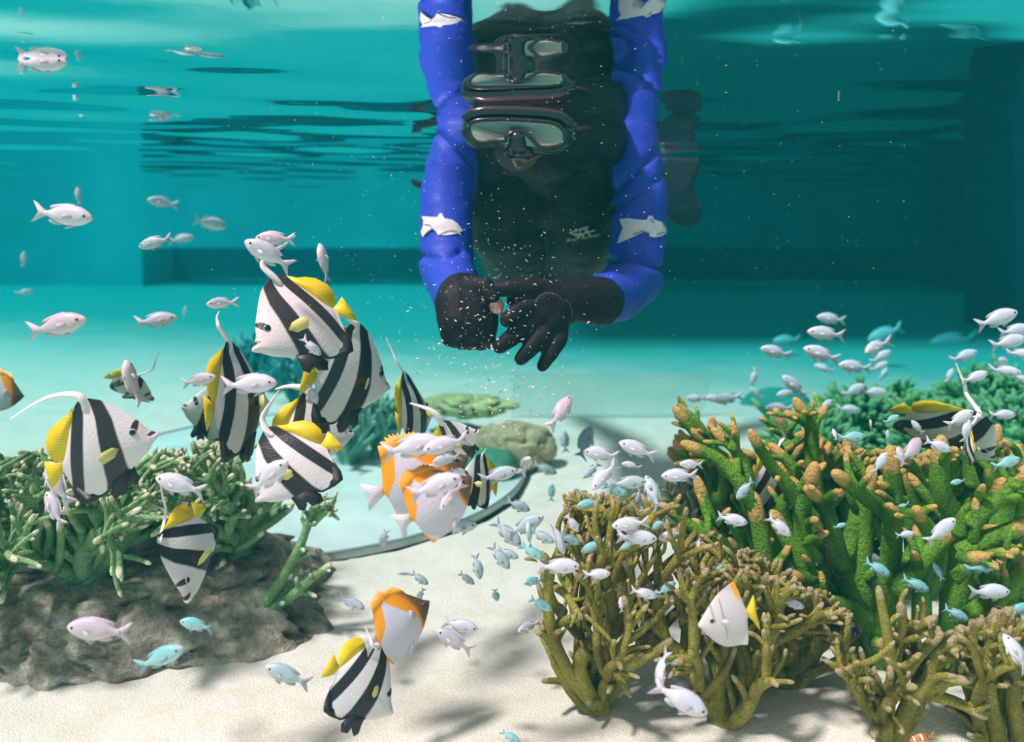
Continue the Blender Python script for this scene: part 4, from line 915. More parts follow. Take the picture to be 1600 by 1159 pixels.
colony('thicket_coral', b_, 8, C_BROWN, 'olive twiggy coral between the silver fish and the green trunks', G_R, 44, .0145, .12, .52, 2, .32, 3, sil([(1060, 900), (1100, 830), (1200, 880), (1300, 930), (1340, 1000)], 1.52, 1060, 1340), .0048, el=(40, 84))
b_ = P(1397, 0, 1.375); b_.z = ZF-.01
c3 = colony('thicket_coral', b_, 3, C_BROWN, 'ochre coral standing front and centre of the right reef at the lower edge', G_R, 45, .0150, .09, .5, 3, .35, 2, sil([(1290, 960), (1370, 960), (1480, 990), (1500, 1050)], 1.375, 1290, 1500), .0055, el=(50, 80))
rnd = random.Random(10)
for pts, r in (([(1382, 1160), (1386, 1095), (1396, 1055), (1388, 1000), (1374, 925)], (14, 6)), ([(1396, 1060), (1402, 1010), (1410, 975), (1408, 950)], (10, 7)), ([(1404, 1015), (1425, 985), (1455, 968)], (9, 6)),
               ([(1400, 1160), (1420, 1100), (1450, 1060), (1462, 1020), (1490, 1000)], (14, 7)), ([(1398, 1075), (1430, 1030), (1465, 995)], (11, 7)), ([(1440, 1080), (1475, 1065), (1508, 1062)], (10, 7)), ([(1450, 1085), (1490, 1095), (1530, 1115)], (10, 7)),
               ([(1386, 1090), (1372, 1075), (1360, 1062)], (8, 5))):
    mb = MB(); px_limb(mb, pts, r, 1.35, rnd, True, 1.31, 4); o = mb.build('branch', C_BROWN, c3); o.matrix_parent_inverse = Matrix.Translation(-Vector(c3.location))
b_ = P(1545, 0, 1.36); b_.z = ZF-.01
c4 = colony('thicket_coral', b_, 5, C_BROWN, 'ochre coral at the lower right corner', G_R, 46, .0150, .10, .5, 2, .35, 3, sil([(1470, 1010), (1530, 960), (1600, 970), (1700, 980)], 1.36, 1470), .0052, el=(50, 84))
rnd = random.Random(12)
for pts, r in (([(1562, 1160), (1545, 1090), (1540, 1035), (1515, 1005)], (14, 7)), ([(1545, 1090), (1548, 1020), (1560, 975)], (11, 6)), ([(1590, 1160), (1582, 1090), (1580, 1040), (1568, 1010)], (13, 8))):
    mb = MB(); px_limb(mb, pts, r, 1.33, rnd, True, 1.31, 4); o = mb.build('branch', C_BROWN, c4); o.matrix_parent_inverse = Matrix.Translation(-Vector(c4.location))
# --- mounds and far things
def mound(name, x, y, Y, wpx, hpx, mat, label, seed, dpt=.6, sub=4, crack=.04, cat='coral'):
    c = P(x, y, Y); o = boulder(name, c, (px(wpx/2, Y), px(wpx/2, Y)*dpt, px(hpx/2, Y)), mat, label, seed, sub=sub, crack=crack); o['category'] = cat; return o
YG = plain('mound_yellow_green', (.42, .46, .20), .8, 9, .3, 60, .01); TN = plain('mound_tan', (.42, .36, .20), .8, 6, .3, 50, .01)
GR = plain('soft_coral_green', (.05, .42, .13), .8, 12, .5, 50, .03); PG = plain('mound_pale', (.42, .62, .48), .8, 6, .2, 50, .01)
mound('plate_coral', 735, 634, 3.3, 165, 40, YG, 'yellow-green plate coral lying far behind the diver\'s hands', 3, .6, 5, .16)
mound('rock_arch', 800, 700, 2.9, 150, 90, TN, 'tan rounded rock under the plate coral', 4, .5, 5, .1, cat='rock')
mound('rock_arch', 765, 728, 2.75, 90, 60, plain('mound_dark_green', (.06, .22, .12), .8, 8, .3), 'dark green rock at the foot of the tan rounded one', 14, .7, cat='rock')
mound('rock', 905, 585, 5.5, 190, 48, PG, 'pale hazy rock far behind the gloved fingertips', 6, .5, cat='rock')
mound('rock', 1000, 560, 7.5, 170, 60, plain('mound_teal', (.04, .35, .25), .8, 3, .3), 'teal hazy rock behind the pale hazy one', 7, .5, cat='rock')
mound('rock', 1215, 640, 3.9, 130, 70, plain('mound_dark_teal', (.02, .25, .2), .8, 3, .3), 'dark teal rock behind the tall forked coral finger', 8, .5, cat='rock')
rb = random.Random(77)
for k, (x, y, Y, wp, hp) in enumerate([(1345, 665, 2.9, 130, 90), (1430, 650, 3.1, 130, 90), (1555, 625, 3.0, 150, 110), (1605, 680, 2.7, 120, 120), (1480, 700, 2.6, 150, 80), (1280, 700, 2.8, 110, 80)]):
    b_ = P(x, y, Y); hh = px(hp, Y); b_.z = max(ZF-.01, b_.z-hh*.6)
    colony('soft_coral', b_, 16, C_FAR, ['bright green bushy coral behind the forked finger tips', 'bright green bushy coral under the far bannerfish tail', 'tallest bright green bushy coral by the right border',
        'bright green bushy coral cut by the right border', 'low green bushy coral behind the large lilac fish', 'low green bushy coral behind the left finger tips'][k], 'bright green bushy corals behind the right reef', 80+k, .030, hh*.25, .7, 2, .3, 3, None, .013, el=(5, 85), root=False)
mbx = None
for k, (x, y, Y, s_) in enumerate([(400, 590, 4.2, .17), (462, 605, 3.9, .15), (545, 700, 2.9, .16), (590, 690, 3.0, .15)]):
    b_ = P(x, y, Y); b_.z -= .02; b_.z = max(ZF, b_.z-s_)
    colony('fan_coral', b_, 7, plain('far_coral_teal' + str(k), (.03, .30, .30) if k < 2 else (.18, .42, .30), .8), ['dark teal bushy coral far behind the edge-on bannerfish', 'dark teal bushy coral behind the arching white streamer', 'grey-green stalked coral behind the mid-left bannerfish', 'grey-green stalked coral left of the orange-backed fish'][k],
           'blurred corals far behind on the left', 60+k, .016, s_*.55, .5, 1, .4, 2, el=(50, 85), rmin=.008)
b_ = P(1110, 0, 1.95); b_.z = ZF
colony('fan_coral', b_, 8, plain('fan_grey', (.32, .34, .22), .8), 'blurred grey-green coral in the gap left of the big green coral', None, 71, .014, .12, .4, 3, .5, 3, sil([(1030, 770), (1060, 745), (1110, 760), (1150, 800)], 1.95, 1025, 1160), .006, el=(60, 86))
# --- round disc and a see-through pane imitating a reflection in the viewing glass
DISC = plain('disc_blue', (.60, .66, .60), .7, 5, .14)
mb = MB(); N = 72; R_ = .80
vs = [(0, 0, 0)] + [(math.cos(2*math.pi*k/N)*R_, math.sin(2*math.pi*k/N)*R_, 0) for k in range(N)]; vs += [(x, y, -.02) for x, y, z in vs]
mb.add(vs, [(0, 1+k, 1+(k+1) % N) for k in range(N)] + [(1+k, N+2+k, N+2+(k+1) % N, 1+(k+1) % N) for k in range(N)])
ds = empty('round_disc', (-.75, 2.87, ZF+.012)); tag(ds, 'round pale blue disc with a grey rim set in the sand behind the left corals', 'disc')
mb.build('plate', DISC, ds, smooth=False)
mb = MB(); ring = [Vector((math.cos(2*math.pi*k/N)*R_, math.sin(2*math.pi*k/N)*R_, .002)) for k in range(N+1)]; mb.tube(ring, .0045, 8, False); mb.build('rim', plain('disc_rim', (.26, .32, .33), .8), ds)['label'] = 'dark grey-blue rim'
m, nt, b = new_mat('pane_reflection'); b.inputs['Base Color'].default_value = (.5, .75, .62, 1); b.inputs['Alpha'].default_value = .22; b.inputs['Roughness'].default_value = .3
a_, c_ = P(800, 583, 3.6), P(1115, 583, 3.6); d_ = P(1095, 668, 3.6)
mb = MB(); y_ = 3.6; vv = [(a_.x, y_, a_.z), (c_.x, y_, c_.z), (d_.x, y_, ZF-.02), (a_.x, y_, ZF-.02)]; vv += [(x, y+.012, z) for x, y, z in vv]
mb.add(vv, [(0, 3, 2, 1), (4, 5, 6, 7), (0, 1, 5, 4), (1, 2, 6, 5), (2, 3, 7, 6), (3, 0, 4, 7)])
tag(mb.build('reflection_pane', m, smooth=False), 'faint see-through pane with a slanted edge imitating a glass reflection behind the diver', 'panel')
# ---------------------------------------------------------------- diver
def cap_pts(mb, p0, p1, r0, r1, n=16, flat=1.0):
    """closed tapered capsule"""
    p0, p1 = Vector(p0), Vector(p1); d = (p1-p0); ln = max(d.length, 1e-4); d = d.normalized() if d.length > 1e-6 else Vector((0, 0, 1))
    u = d.orthogonal().normalized(); w_ = d.cross(u); rings = []
    for a in (-80, -60, -35, -12): a_ = math.radians(a); rings.append((p0+d*math.sin(a_)*r0, math.cos(a_)*r0))
    for k in range(1, 4): rings.append((p0+d*ln*k/4, r0+(r1-r0)*k/4))
    for a in (12, 35, 60, 80): a_ = math.radians(a); rings.append((p1+d*math.sin(a_)*r1, math.cos(a_)*r1))
    vs = [c+u*math.cos(6.2832*k/n)*r+w_*math.sin(6.2832*k/n)*r*flat for c, r in rings for k in range(n)]
    R = len(rings); fs = [(i*n+k, i*n+(k+1) % n, (i+1)*n+(k+1) % n, (i+1)*n+k) for i in range(R-1) for k in range(n)]
    fs += [tuple(range(n-1, -1, -1)), tuple((R-1)*n+k for k in range(n))]; mb.add(vs, fs)
def ellips(mb, c, r, n=20, rot=None):
    vs = []; c = Vector(c)
    for i in range(1, n):
        th = math.pi*i/n
        for k in range(n*2): a = math.pi*k/n; v = Vector((math.sin(th)*math.cos(a)*r[0], math.sin(th)*math.sin(a)*r[1], math.cos(th)*r[2])); vs.append(c+(rot @ v if rot else v))
    m_ = n*2; fs = [(i*m_+k, (i+1)*m_+k, (i+1)*m_+(k+1) % m_, i*m_+(k+1) % m_) for i in range(n-2) for k in range(m_)]
    fs += [tuple(range(m_)), tuple((n-2)*m_+k for k in range(m_-1, -1, -1))]; mb.add(vs, fs)
def fuse(name, mb, voxel, mats, parent, smooth_it=6, fields=None, post=None):
    """melt overlapping capsules into one continuous surface"""
    me = bpy.data.meshes.new('t'); me.from_pydata([tuple(v) for v in mb.v], [], mb.f); o = link(bpy.data.objects.new('t', me))
    r = o.modifiers.new('r', 'REMESH'); r.mode = 'VOXEL'; r.voxel_size = voxel
    s_ = o.modifiers.new('s', 'SMOOTH'); s_.factor = .5; s_.iterations = smooth_it
    bpy.context.view_layer.update(); dg = bpy.context.evaluated_depsgraph_get(); m2 = bpy.data.meshes.new_from_object(o.evaluated_get(dg), depsgraph=dg)
    COL.objects.unlink(o); m2.name = name
    if post:
        n_ = len(m2.vertices); nr = [v.normal.copy() for v in m2.vertices]
        for v, q in zip(m2.vertices, nr): v.co = v.co + q*post(v.co)
        m2.update()
    m2.materials.clear()
    for m in mats: m2.materials.append(m)
    m2.polygons.foreach_set('use_smooth', [True]*len(m2.polygons))
    for k, f in (fields or {}).items():
        a = m2.attributes.new(k, 'FLOAT', 'POINT'); a.data.foreach_set('value', [f(v.co) for v in m2.vertices])
    return link(bpy.data.objects.new(name, m2), parent)
def segd(p, a, b, ra, rb):
    ab = b-a; t = max(0, min(1, (p-a).dot(ab)/ab.length_squared)); return (p-(a+ab*t)).length-(ra+(rb-ra)*t)
def J(x, y, Y, r): return (P(x, y, Y), r)
diver = empty('person', (0, 0, 0))
tag(diver, 'person in black and blue wetsuit and mask at the surface, gloved hands releasing fish food', 'person')
bones_t = [(J(798, 262, 2.10, .125), J(792, 345, 2.20, .12)), (J(905, 262, 2.10, .125), J(912, 345, 2.20, .12)), (J(795, 345, 2.20, .12), J(812, 392, 2.34, .115)), (J(908, 345, 2.20, .12), J(895, 388, 2.34, .115)),
           (J(770, 232, 2.07, .09), J(930, 232, 2.07, .09)), (J(770, 300, 2.14, .10), J(935, 300, 2.14, .10)), (J(800, 395, 2.36, .10), J(900, 392, 2.36, .10)), (J(850, 225, 2.05, .085), J(846, 195, 1.92, .08)),
           (J(825, 385, 2.45, .115), J(800, 350, 2.95, .075)), (J(885, 385, 2.45, .115), J(930, 350, 2.95, .075)), (J(800, 350, 2.95, .075), J(720, 300, 3.3, .05)), (J(930, 350, 2.95, .075), J(1040, 290, 3.25, .05))]
AL = [J(722, 212, 2.05, .072), J(697, 300, 2.02, .066), J(698, 420, 1.93, .066), J(715, 462, 1.78, .056), J(727, 478, 1.68, .048)]
AR = [J(985, 212, 2.05, .074), J(1003, 300, 2.02, .066), J(991, 436, 1.93, .068), J(962, 462, 1.82, .062), J(925, 470, 1.70, .050)]
bones_a = [(AL[k], AL[k+1]) for k in range(4)] + [(AR[k], AR[k+1]) for k in range(4)]
mb = MB()
for (a, ra), (b_, rb) in bones_t + bones_a: cap_pts(mb, a, b_, ra, rb)
ellips(mb, P(846, 190, 1.87), (.108, .125, .135))
def armness(p):
    dt = min(segd(p, a, b_, ra, rb) for (a, ra), (b_, rb) in bones_t); da = min(segd(p, a, b_, ra, rb) for (a, ra), (b_, rb) in bones_a)
    return .5 + (dt-da)*8 - (0.25 if (abs(p.x-P(850, 0, 2.05).x) < .16) else 0)
def crease(p):
    d = 0
    x = 800+p.x/p.y*F_PX; y = HOR-p.z/p.y*F_PX
    if x < 745 and y > 205:   # left sleeve
        l = 398+(x-655)*-.05+6*math.sin((x-650)/20); d -= .014*math.exp(-((y-l)/4.5)**2)*(x < 720); d += .002*math.exp(-((y-l-14)/9)**2)
        l = 215+(x-690)*.9; d -= .012*math.exp(-((y-l)/7)**2)
    if x > 950 and y > 205:
        l = 402+.0045*(x-988)**2+ (x-960)*.12; d -= .018*math.exp(-((y-l)/4.5)**2); d += .003*math.exp(-((y-l-15)/9)**2)
        l = 262-(x-1000)*.9; d -= .013*math.exp(-((y-l)/7)**2); l = 300-(x-1000)*.7; d -= .007*math.exp(-((y-l)/6)**2)
    return d + .004*noise.noise(p*14) + .002*noise.noise(p*34)
m, nt, b = new_mat('wetsuit'); c = ramp(nt, attr(nt, 'arm'), [(.46, (.006, .006, .009)), (.54, (.030, .065, .50))]).outputs[0]
L(nt, c, b.inputs['Base Color']); b.inputs['Roughness'].default_value = .5; b.inputs['Specular IOR Level'].default_value = .18
n3 = noise_node(nt, 300, 2, .5); bump(nt, b, n3.outputs['Fac'], .25, .001)
body = fuse('body', mb, .0085, [m], diver, 8, {'arm': armness}, crease)
HOOD = plain('hood_black', (.008, .007, .010), .5, 12, .2, 80, .002, spec=.2); SUITB = HOOD
# chest print and sleeve prints laid on the suit
def bvh_of(o): return BVHTree.FromPolygons([v.co for v in o.data.vertices], [tuple(p.vertices) for p in o.data.polygons])
def in_poly(x, y, pl):
    c = False; j = len(pl)-1
    for i in range(len(pl)):
        if (pl[i][1] > y) != (pl[j][1] > y) and x < (pl[j][0]-pl[i][0])*(y-pl[i][1])/(pl[j][1]-pl[i][1])+pl[i][0]: c = not c
        j = i
    return c
def laid_on(name, outline, tree, mat, parent, off=.0025, step=2.0, label=None):
    """a thin printed patch: triangulated outline wrapped onto the suit"""
    bm = bmesh.new(); vs = [bm.verts.new((x, y, 0)) for x, y in outline]; bm.faces.new(vs)
    bmesh.ops.triangulate(bm, faces=bm.faces[:])
    for _ in range(7):
        ed = [e for e in bm.edges if e.calc_length() > step]
        if not ed: break
        bmesh.ops.subdivide_edges(bm, edges=ed, cuts=1); bmesh.ops.triangulate(bm, faces=bm.faces[:])
    bad = []
    for v in bm.verts:
        d = P(v.co.x, v.co.y, 1).normalized(); h, n_, i_, ds_ = tree.ray_cast(Vector((0, 0, 0)), d)
        if h is None: bad.append(v); continue
        v.co = h+n_*off if n_.dot(d) < 0 else h-n_*off
    if bad: bmesh.ops.delete(bm, geom=bad, context='VERTS')
    me = bpy.data.meshes.new(name); bm.to_mesh(me); bm.free(); me.materials.append(mat); me.polygons.foreach_set('use_smooth', [True]*len(me.polygons))
    o = link(bpy.data.objects.new(name, me), parent)
    if label: o['label'] = label
    return o
tree = bvh_of(body)
WHP = plain('print_white', (.78, .76, .78), .6, 90, .1); WHO = plain('print_outline', (.16, .12, .12), .6); PRT = plain('print_pale_green', (.52, .56, .40), .6)
def crop(pl, x0, y0, k): return [(x0+x*k, y0+y*k) for x, y in pl]
k1, k2 = 120/1599, 200/1599
dl = crop([(265, 375), (400, 385), (590, 400), (620, 330), (665, 310), (715, 400), (760, 430), (870, 450), (980, 520), (1060, 620), (1090, 680), (1000, 730), (860, 765), (700, 775), (590, 760), (570, 720), (650, 670), (500, 640), (400, 700), (310, 800), (275, 780), (250, 700), (300, 560), (300, 450)], 640, 310, k1)
dr = crop([(865, 100), (980, 90), (1080, 105), (1200, 115), (1225, 60), (1265, 60), (1290, 110), (1370, 130), (1430, 180), (1450, 240), (1440, 275), (1380, 310), (1290, 330), (1230, 315), (1235, 290), (1290, 265), (1180, 255), (1090, 300), (1020, 335), (990, 325), (1030, 285), (930, 300), (895, 350), (850, 410), (845, 390), (880, 290), (910, 220), (950, 150)], 860, 330, k2)
laid_on('sleeve_print', dl, tree, WHP, diver, label='white leaping fish print on the sleeve'); laid_on('sleeve_print', dr, tree, WHP, diver, label='white leaping fish print on the sleeve')
def stroke(name, pts, w, mat, off=.004, lab=None):
    L_ = []; R_ = []
    for i, (x, y) in enumerate(pts):
        x0, y0 = pts[max(i-1, 0)]; x1, y1 = pts[min(i+1, len(pts)-1)]; l = math.hypot(x1-x0, y1-y0) or 1; nx_, ny_ = -(y1-y0)/l*w/2, (x1-x0)/l*w/2
        L_.append((x+nx_, y+ny_)); R_.append((x-nx_, y-ny_))
    return laid_on(name, L_+R_[::-1], tree, mat, diver, off, 1.5, lab)
for pl in ([(1390, 165), (1440, 220), (1445, 250)], [(1310, 300), (1370, 275), (1440, 262)], [(1240, 100), (1285, 150)], [(1030, 300), (1170, 245)]): stroke('sleeve_print_line', crop(pl, 860, 330, k2), 1.4, WHO)
for pl in ([(690, 320), (730, 430)], [(640, 760), (820, 680), (980, 690)], [(320, 780), (420, 680), (500, 630)], [(330, 560), (440, 560), (480, 620)]): stroke('sleeve_print_line', crop(pl, 640, 310, k1), 1.4, WHO)
for pl in ([(245, 255), (470, 180)], [(245, 255), (370, 325)], [(345, 225), (300, 262), (420, 300)], [(380, 215), (352, 320)], [(335, 290), (550, 228)], [(400, 200), (500, 290)], [(440, 185), (470, 250)]):
    stroke('chest_logo', crop(pl, 860, 330, k2), 2.0, PRT)
def text_on(body_s, x, y, w_, h_, rot, mat):
    fc = bpy.data.curves.new('chest_text', 'FONT'); fc.body = body_s; fc.size = 1; fc.shear = .3; to = link(bpy.data.objects.new('chest_text', fc))
    bpy.context.view_layer.update(); dg = bpy.context.evaluated_depsgraph_get(); me = bpy.data.meshes.new_from_object(to.evaluated_get(dg), depsgraph=dg); COL.objects.unlink(to)
    xs_ = [v.co.x for v in me.vertices]; ys_ = [v.co.y for v in me.vertices]; wx = max(xs_)-min(xs_); c_, s_ = math.cos(rot), math.sin(rot)
    for v in me.vertices:
        a = (v.co.x-min(xs_))/wx*w_; q = v.co.y*h_; X = x+a*c_+q*s_*-1*-1*0; Yp = y-a*s_-q
        d = P(X, Yp, 1).normalized(); h, n_, i_, ds_ = tree.ray_cast(Vector((0, 0, 0)), d)
        if h is not None: v.co = h+(n_ if n_.dot(d) < 0 else -n_)*.004
    me.materials.append(mat); o = link(bpy.data.objects.new('chest_text', me), diver); return o
text_on('River Runner', 886, 377, 51, 8.0, .19, PRT)
# hood and mask
mb = MB(); ellips(mb, P(850, 190, 1.88), (.122, .135, .145)); cap_pts(mb, P(900, 190, 1.90), P(925, 215, 1.98), .10, .09); cap_pts(mb, P(850, 225, 1.98), P(850, 240, 2.05), .10, .115)
cap_pts(mb, P(800, 245, 1.86), P(850, 250, 1.90), .045, .055)
hood = fuse('hood', mb, .009, [HOOD], diver, 5, None, lambda p: .003*noise.noise(p*20)+.0015*math.sin(p.z*140)*(p.x > .09))
hood['label'] = 'black neoprene hood'
SK = plain('skin', (.62, .36, .20), .55, 30, .1)
mb = MB(); fc_ = P(808, 236, 1.765)
ellips(mb, fc_, (.050, .035, .045)); cap_pts(mb, P(796, 232, 1.735), P(806, 250, 1.74), .008, .006); cap_pts(mb, P(822, 246, 1.735), P(840, 240, 1.74), .007, .006)
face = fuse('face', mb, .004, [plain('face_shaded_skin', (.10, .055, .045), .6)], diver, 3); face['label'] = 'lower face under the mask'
mb = MB(); cap_pts(mb, P(794, 236, 1.722), P(807, 260, 1.728), .0055, .0028, 10, .6); o = mb.build('lip_skin', SK, diver); mb = MB(); cap_pts(mb, P(818, 252, 1.726), P(845, 243, 1.732), .004, .0022, 10, .6); mb.build('lip_skin', plain('lip', (.40, .16, .09), .5), diver)
# mask
YM = 1.70
def zc(pl): return crop(pl, 700, 90, 280/1599)
lens_o = zc([(185, 610), (215, 575), (300, 555), (480, 548), (700, 558), (880, 572), (980, 600), (1035, 660), (1038, 730), (1000, 780), (900, 802), (820, 795), (760, 740), (700, 680), (640, 655), (570, 670), (520, 710), (500, 745), (380, 748), (270, 755), (215, 715), (190, 660)])
frame_o = zc([(135, 600), (150, 540), (230, 480), (330, 462), (700, 470), (950, 480), (1060, 520), (1110, 600), (1110, 700), (1080, 790), (1000, 850), (880, 862), (760, 850), (640, 880), (520, 850), (400, 800), (260, 815), (170, 760), (130, 680)])
def plate(mb, outline, Yf, depth, rnd_, warp=lambda x: 0):
    """rounded solid plate from a pixel outline at its real distance"""
    n = len(outline); cx = sum(p[0] for p in outline)/n; cy_ = sum(p[1] for p in outline)/n; rings = []
    for sc_, dy in ((1-rnd_*1.6, -.004), (1-rnd_*.6, 0), (1, rnd_*.10), (1.03, depth*.55), (1.0, depth)):
        rings.append([P(cx+(x-cx)*sc_, cy_+(y-cy_)*sc_, Yf+dy+warp(x)) for x, y in outline])
    vs = [v for r in rings for v in r]; fs = [(i*n+k, i*n+(k+1) % n, (i+1)*n+(k+1) % n, (i+1)*n+k) for i in range(len(rings)-1) for k in range(n)]
    b0_ = len(vs); vs += [P(cx, cy_, Yf-.006+warp(cx)), P(cx, cy_, Yf+depth)]
    fs += [(k, b0_, (k+1) % n) for k in range(n)] + [((len(rings)-1)*n+(k+1) % n, b0_+1, (len(rings)-1)*n+k) for k in range(n)]; mb.add(vs, fs)
def smoothpl(pl, n=3):
    out = []; K = len(pl)
    for i in range(K):
        p0, p1, p2, p3 = [Vector(pl[(i+j) % K]) for j in (-1, 0, 1, 2)]
        for q in range(n): t = q/n; v = .5*((2*p1)+(p2-p0)*t+(2*p0-5*p1+4*p2-p3)*t*t+(3*p1-p0-3*p2+p3)*t**3); out.append((v.x, v.y))
    return out
wp = lambda x: .045*((x-800)/85)**2*.5
m, nt, b = new_mat('mask_rubber'); b.inputs['Base Color'].default_value = (.012, .008, .014, 1); b.inputs['Roughness'].default_value = .2; b.inputs['Specular IOR Level'].default_value = .45; b.inputs['Coat Weight'].default_value = .25
MR = m
m, nt, b = new_mat('mask_glass'); n_ = noise_node(nt, 9, 2, .4); L(nt, ramp(nt, n_.outputs['Fac'], [(.4, (.26, .32, .27)), (.6, (.40, .47, .38))]).outputs[0], b.inputs['Base Color']); b.inputs['Metallic'].default_value = 0; b.inputs['Roughness'].default_value = .3
MG = m
mb = MB(); plate(mb, smoothpl(frame_o), YM, .10, .10, wp); mk = mb.build('mask_frame', MR, diver); mk['label'] = 'glossy black dive mask frame'
def sub(name, mbx_, mat, par, lab=None):
    o = mbx_.build(name, mat, par)
    if lab: o['label'] = lab
    return o
# raised top rim bar, lens, nose pocket, strap
mb = MB(); lo = smoothpl(lens_o, 4); n_l = len(lo); cx = sum(p[0] for p in lo)/n_l; cy_ = sum(p[1] for p in lo)/n_l
bm = bmesh.new(); fv = [bm.verts.new(P(x, y, YM-.021+wp(x))) for x, y in lo]; bm.faces.new(fv); bmesh.ops.triangulate(bm, faces=bm.faces[:])
ex = bmesh.ops.extrude_face_region(bm, geom=bm.faces[:]); bmesh.ops.translate(bm, verts=[v for v in ex['geom'] if isinstance(v, bmesh.types.BMVert)], vec=(0, .016, 0)); bmesh.ops.recalc_face_normals(bm, faces=bm.faces[:])
me = bpy.data.meshes.new('mask_lens'); bm.to_mesh(me); bm.free(); me.materials.append(MG); o = link(bpy.data.objects.new('mask_lens', me), mk); o['label'] = 'grey-green reflecting mask glass'
mb = MB(); pts = [P(x, y, YM-.021+wp(x)) for x, y in lo]; mb.tube(pts+[pts[0]], .0045, 8, False); sub('lens_rim', mb, MR, mk)
mb = MB(); bar = zc([(160, 560), (210, 500), (330, 478), (600, 482), (850, 495), (1000, 520), (1075, 580)]); mb.tube([P(x, y, YM-.010+wp(x)) for x, y in bar], .013, 12, True); sub('top_rim', mb, MR, mk)
mb = MB(); cap_pts(mb, P(808, 217, YM-.012), P(809, 229, YM-.008), .018, .021); cap_pts(mb, P(800, 236, YM+.01), P(820, 238, YM+.01), .020, .020); sub('nose_pocket', mb, MR, mk)
mb = MB(); mb.tube([P(893, 205, YM+.06), P(915, 200, 1.78), P(945, 196, 1.92), P(950, 196, 2.0)], [.012, .013, .013, .012], 10, True, .5); sub('strap', mb, HOOD, mk); 
mb = MB(); cap_pts(mb, P(893, 196, YM+.045), P(893, 214, YM+.045), .012, .012); sub('buckle', mb, MR, mk)
# gloves
GLV = plain('glove_black', (.009, .007, .010), .6, 20, .25, 160, .0015, spec=.18)
def chain(mb, pts, r, flat=1.0):
    for k in range(len(pts)-1): cap_pts(mb, P(*pts[k]), P(*pts[k+1]), r[k], r[k+1], 14)
mb = MB()   # open hand, fingers down-left
chain(mb, [(938, 470, 1.72), (905, 468, 1.66), (882, 468, 1.63)], [.054, .047, .040]); chain(mb, [(880, 462, 1.63), (850, 468, 1.60)], [.034, .030]); chain(mb, [(880, 482, 1.63), (862, 500, 1.60)], [.036, .030])
chain(mb, [(865, 480, 1.61), (845, 490, 1.595)], [.034, .030])
chain(mb, [(855, 466, 1.61), (805, 468, 1.60)], [.026, .018]); chain(mb, [(862, 455, 1.61), (825, 450, 1.585), (795, 450, 1.575), (772, 452, 1.575)], [.024, .020, .018, .0155])        # thumb
chain(mb, [(850, 470, 1.60), (825, 478, 1.58), (806, 488, 1.565), (792, 500, 1.56)], [.022, .019, .0175, .015])       # index, bent
chain(mb, [(850, 488, 1.60), (825, 506, 1.58), (802, 525, 1.57), (781, 541, 1.57)], [.022, .0195, .018, .0155])      # middle
chain(mb, [(862, 500, 1.60), (845, 525, 1.58), (828, 545, 1.57), (814, 560, 1.57)], [.021, .019, .0175, .014])      # ring
chain(mb, [(875, 500, 1.61), (873, 530, 1.59), (860, 552, 1.58), (848, 571, 1.58)], [.021, .0185, .016, .0125])      # little
g = fuse('glove', mb, .0042, [GLV], diver, 4, None, lambda p: .0012*noise.noise(p*50)); g['label'] = 'black glove with fingers spread downward'
mb = MB()
for a0, a1, cx_, cy2, rx_, ry_ in ((200, 340, 858, 480, 24, 22), (300, 400, 872, 490, 22, 26)):
    tr2 = bvh_of(g) if a0 == 200 else tr2; pts = []
    for k in range(14):
        a = math.radians(a0+(a1-a0)*k/13); d = P(cx_+rx_*math.cos(a), cy2+ry_*math.sin(a), 1).normalized(); h, n2_, i_, q_ = tr2.ray_cast(Vector((0, 0, 0)), d)
        if h is not None: pts.append(h)
    if len(pts) > 3: mb.tube(pts, .0012, 5)
sub('glove_seam', mb, plain('seam_grey', (.08, .08, .09), .5), g)
mb = MB()   # cupped hand, seen on its back
chain(mb, [(722, 462, 1.70), (718, 470, 1.63)], [.052, .050]); chain(mb, [(712, 475, 1.62), (715, 502, 1.60)], [.044, .040]); chain(mb, [(745, 470, 1.60), (742, 500, 1.59)], [.042, .040])
chain(mb, [(700, 500, 1.60), (703, 528, 1.595), (722, 535, 1.60)], [.024, .018, .016]); chain(mb, [(722, 500, 1.59), (721, 530, 1.58), (732, 536, 1.60)], [.024, .0185, .016])
chain(mb, [(744, 500, 1.585), (742, 530, 1.578), (750, 536, 1.60)], [.024, .0185, .016]); chain(mb, [(763, 495, 1.585), (762, 524, 1.58), (762, 534, 1.60)], [.022, .018, .0155])
chain(mb, [(735, 450, 1.60), (757, 448, 1.575), (768, 462, 1.565)], [.026, .021, .0175])
g2 = fuse('glove', mb, .0042, [GLV], diver, 4, None, lambda p: .0012*noise.noise(p*50)); g2['label'] = 'black glove cupped around the food'
# pink food between the hands
mb = MB(); ellips(mb, P(775, 477, 1.575), (.016, .014, .017), 8); chain(mb, [(765, 464, 1.575), (772, 474, 1.565)], [.006, .010]); chain(mb, [(778, 484, 1.565), (783, 490, 1.57)], [.010, .005])
o = fuse('food_lump', mb, .003, [plain('pink_food', (.78, .36, .30), .6, 120, .3, 200, .003)], None, 1, None, lambda p: .003*noise.noise(p*160)); tag(o, 'pink lump of shrimp food held between the black gloves', 'food')
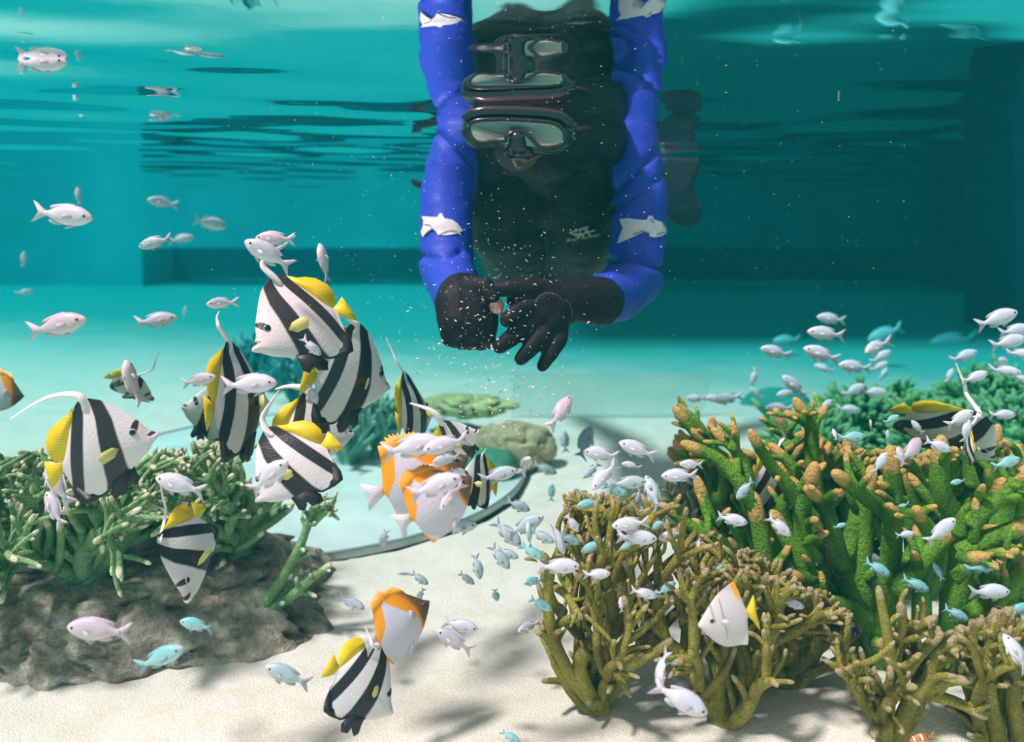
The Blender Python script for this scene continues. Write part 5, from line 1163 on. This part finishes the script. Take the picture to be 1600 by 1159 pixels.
# fins and loose gear
FIN = plain('fin_rubber', (.012, .02, .03), .5, 8, .2)
def blade(name, pl, Y, th, lab):
    mb = MB(); pl = smoothpl(pl, 4); n = len(pl); cx = sum(p[0] for p in pl)/n; cy_ = sum(p[1] for p in pl)/n; rings = []
    for sc_, dy in ((.9, -th), (1, -th*.5), (1, th*.5), (.9, th)): rings.append([P(cx+(x-cx)*sc_, cy_+(y-cy_)*sc_, Y+dy) for x, y in pl])
    vs = [v for r in rings for v in r]+[P(cx, cy_, Y-th), P(cx, cy_, Y+th)]; fs = [(i*n+k, i*n+(k+1) % n, (i+1)*n+(k+1) % n, (i+1)*n+k) for i in range(3) for k in range(n)]
    fs += [(k, 4*n, (k+1) % n) for k in range(n)]+[(3*n+(k+1) % n, 4*n+1, 3*n+k) for k in range(n)]; mb.add(vs, fs); o = mb.build(name, FIN, diver); o['label'] = lab; return o
blade('swim_fin', [(1030, 250), (1060, 246), (1094, 250), (1090, 275), (1085, 298), (1097, 325), (1094, 345), (1078, 354), (1056, 350), (1040, 335), (1030, 300)], 3.1, .015, 'dark rubber swim fin hanging down')
blade('fin_foot_pocket', [(1025, 195), (1042, 200), (1050, 226), (1085, 222), (1096, 226), (1090, 234), (1055, 238), (1030, 240)], 3.15, .03, 'dark foot pocket and strap of the fin')
blade('swim_fin', [(643, 279), (652, 281), (690, 300), (690, 312), (660, 296), (644, 288)], 2.9, .01, 'edge of the other swim fin')
# reddish-brown shoulder bag seen only through its reflection is left to the water
# ---------------------------------------------------------------- drifting food
rnd = random.Random(99); mb = MB(); tree_d = bvh_of(body)
def flake(x, y, Y, s_):
    c = P(x, y, Y); L_ = s_*Y/F_PX; d = Vector((rnd.uniform(-1, 1), rnd.uniform(-.5, .5), rnd.uniform(-1, 1))).normalized()*L_; u = d.orthogonal().normalized()*L_*rnd.uniform(.22, .4); w_ = d.cross(u).normalized()*L_*.15
    bnd = u*rnd.uniform(-1, 1)
    vs = [c-d, c+u-d*.2+bnd*.3, c+d+bnd, c-u+d*.1+bnd*.3, c+w_+bnd*.4, c-w_+bnd*.4]; mb.add(vs, [(0, 1, 4), (1, 2, 4), (2, 3, 4), (3, 0, 4), (1, 0, 5), (2, 1, 5), (3, 2, 5), (0, 3, 5)])
for _ in range(430): flake(rnd.gauss(755, 62), rnd.gauss(505, 85), rnd.uniform(1.42, 1.53), rnd.choice((.8, 1.2, 1.7, 2.4, 3.2)))
for _ in range(110): flake(rnd.gauss(790, 50), rnd.uniform(570, 690), rnd.uniform(1.42, 1.7), rnd.choice((1.5, 2.4, 3.4)))
for _ in range(420): flake(rnd.gauss(790, 170), rnd.gauss(330, 130), rnd.uniform(1.2, 1.62), rnd.choice((.6, .8, 1.0, 1.4, 2.0)))
for _ in range(120): flake(rnd.uniform(350, 700), rnd.uniform(180, 620), rnd.uniform(1.2, 2.4), rnd.choice((.6, .9, 1.3)))
for _ in range(130): flake(rnd.uniform(1040, 1450), rnd.uniform(200, 600), rnd.uniform(1.2, 2.6), rnd.choice((.6, .9, 1.3)))
for _ in range(50): flake(rnd.uniform(760, 1000), rnd.uniform(620, 760), rnd.uniform(1.3, 1.6), rnd.choice((.7, 1.1)))
V_, F_ = mb.v, mb.f; lim = ZS-.02
o = mb.build('food_flakes', plain('flake', (.86, .66, .52), .7, 60, .35), smooth=False); tag(o, 'cloud of tiny pale pink food flakes drifting around the gloves', 'food', kind='stuff')
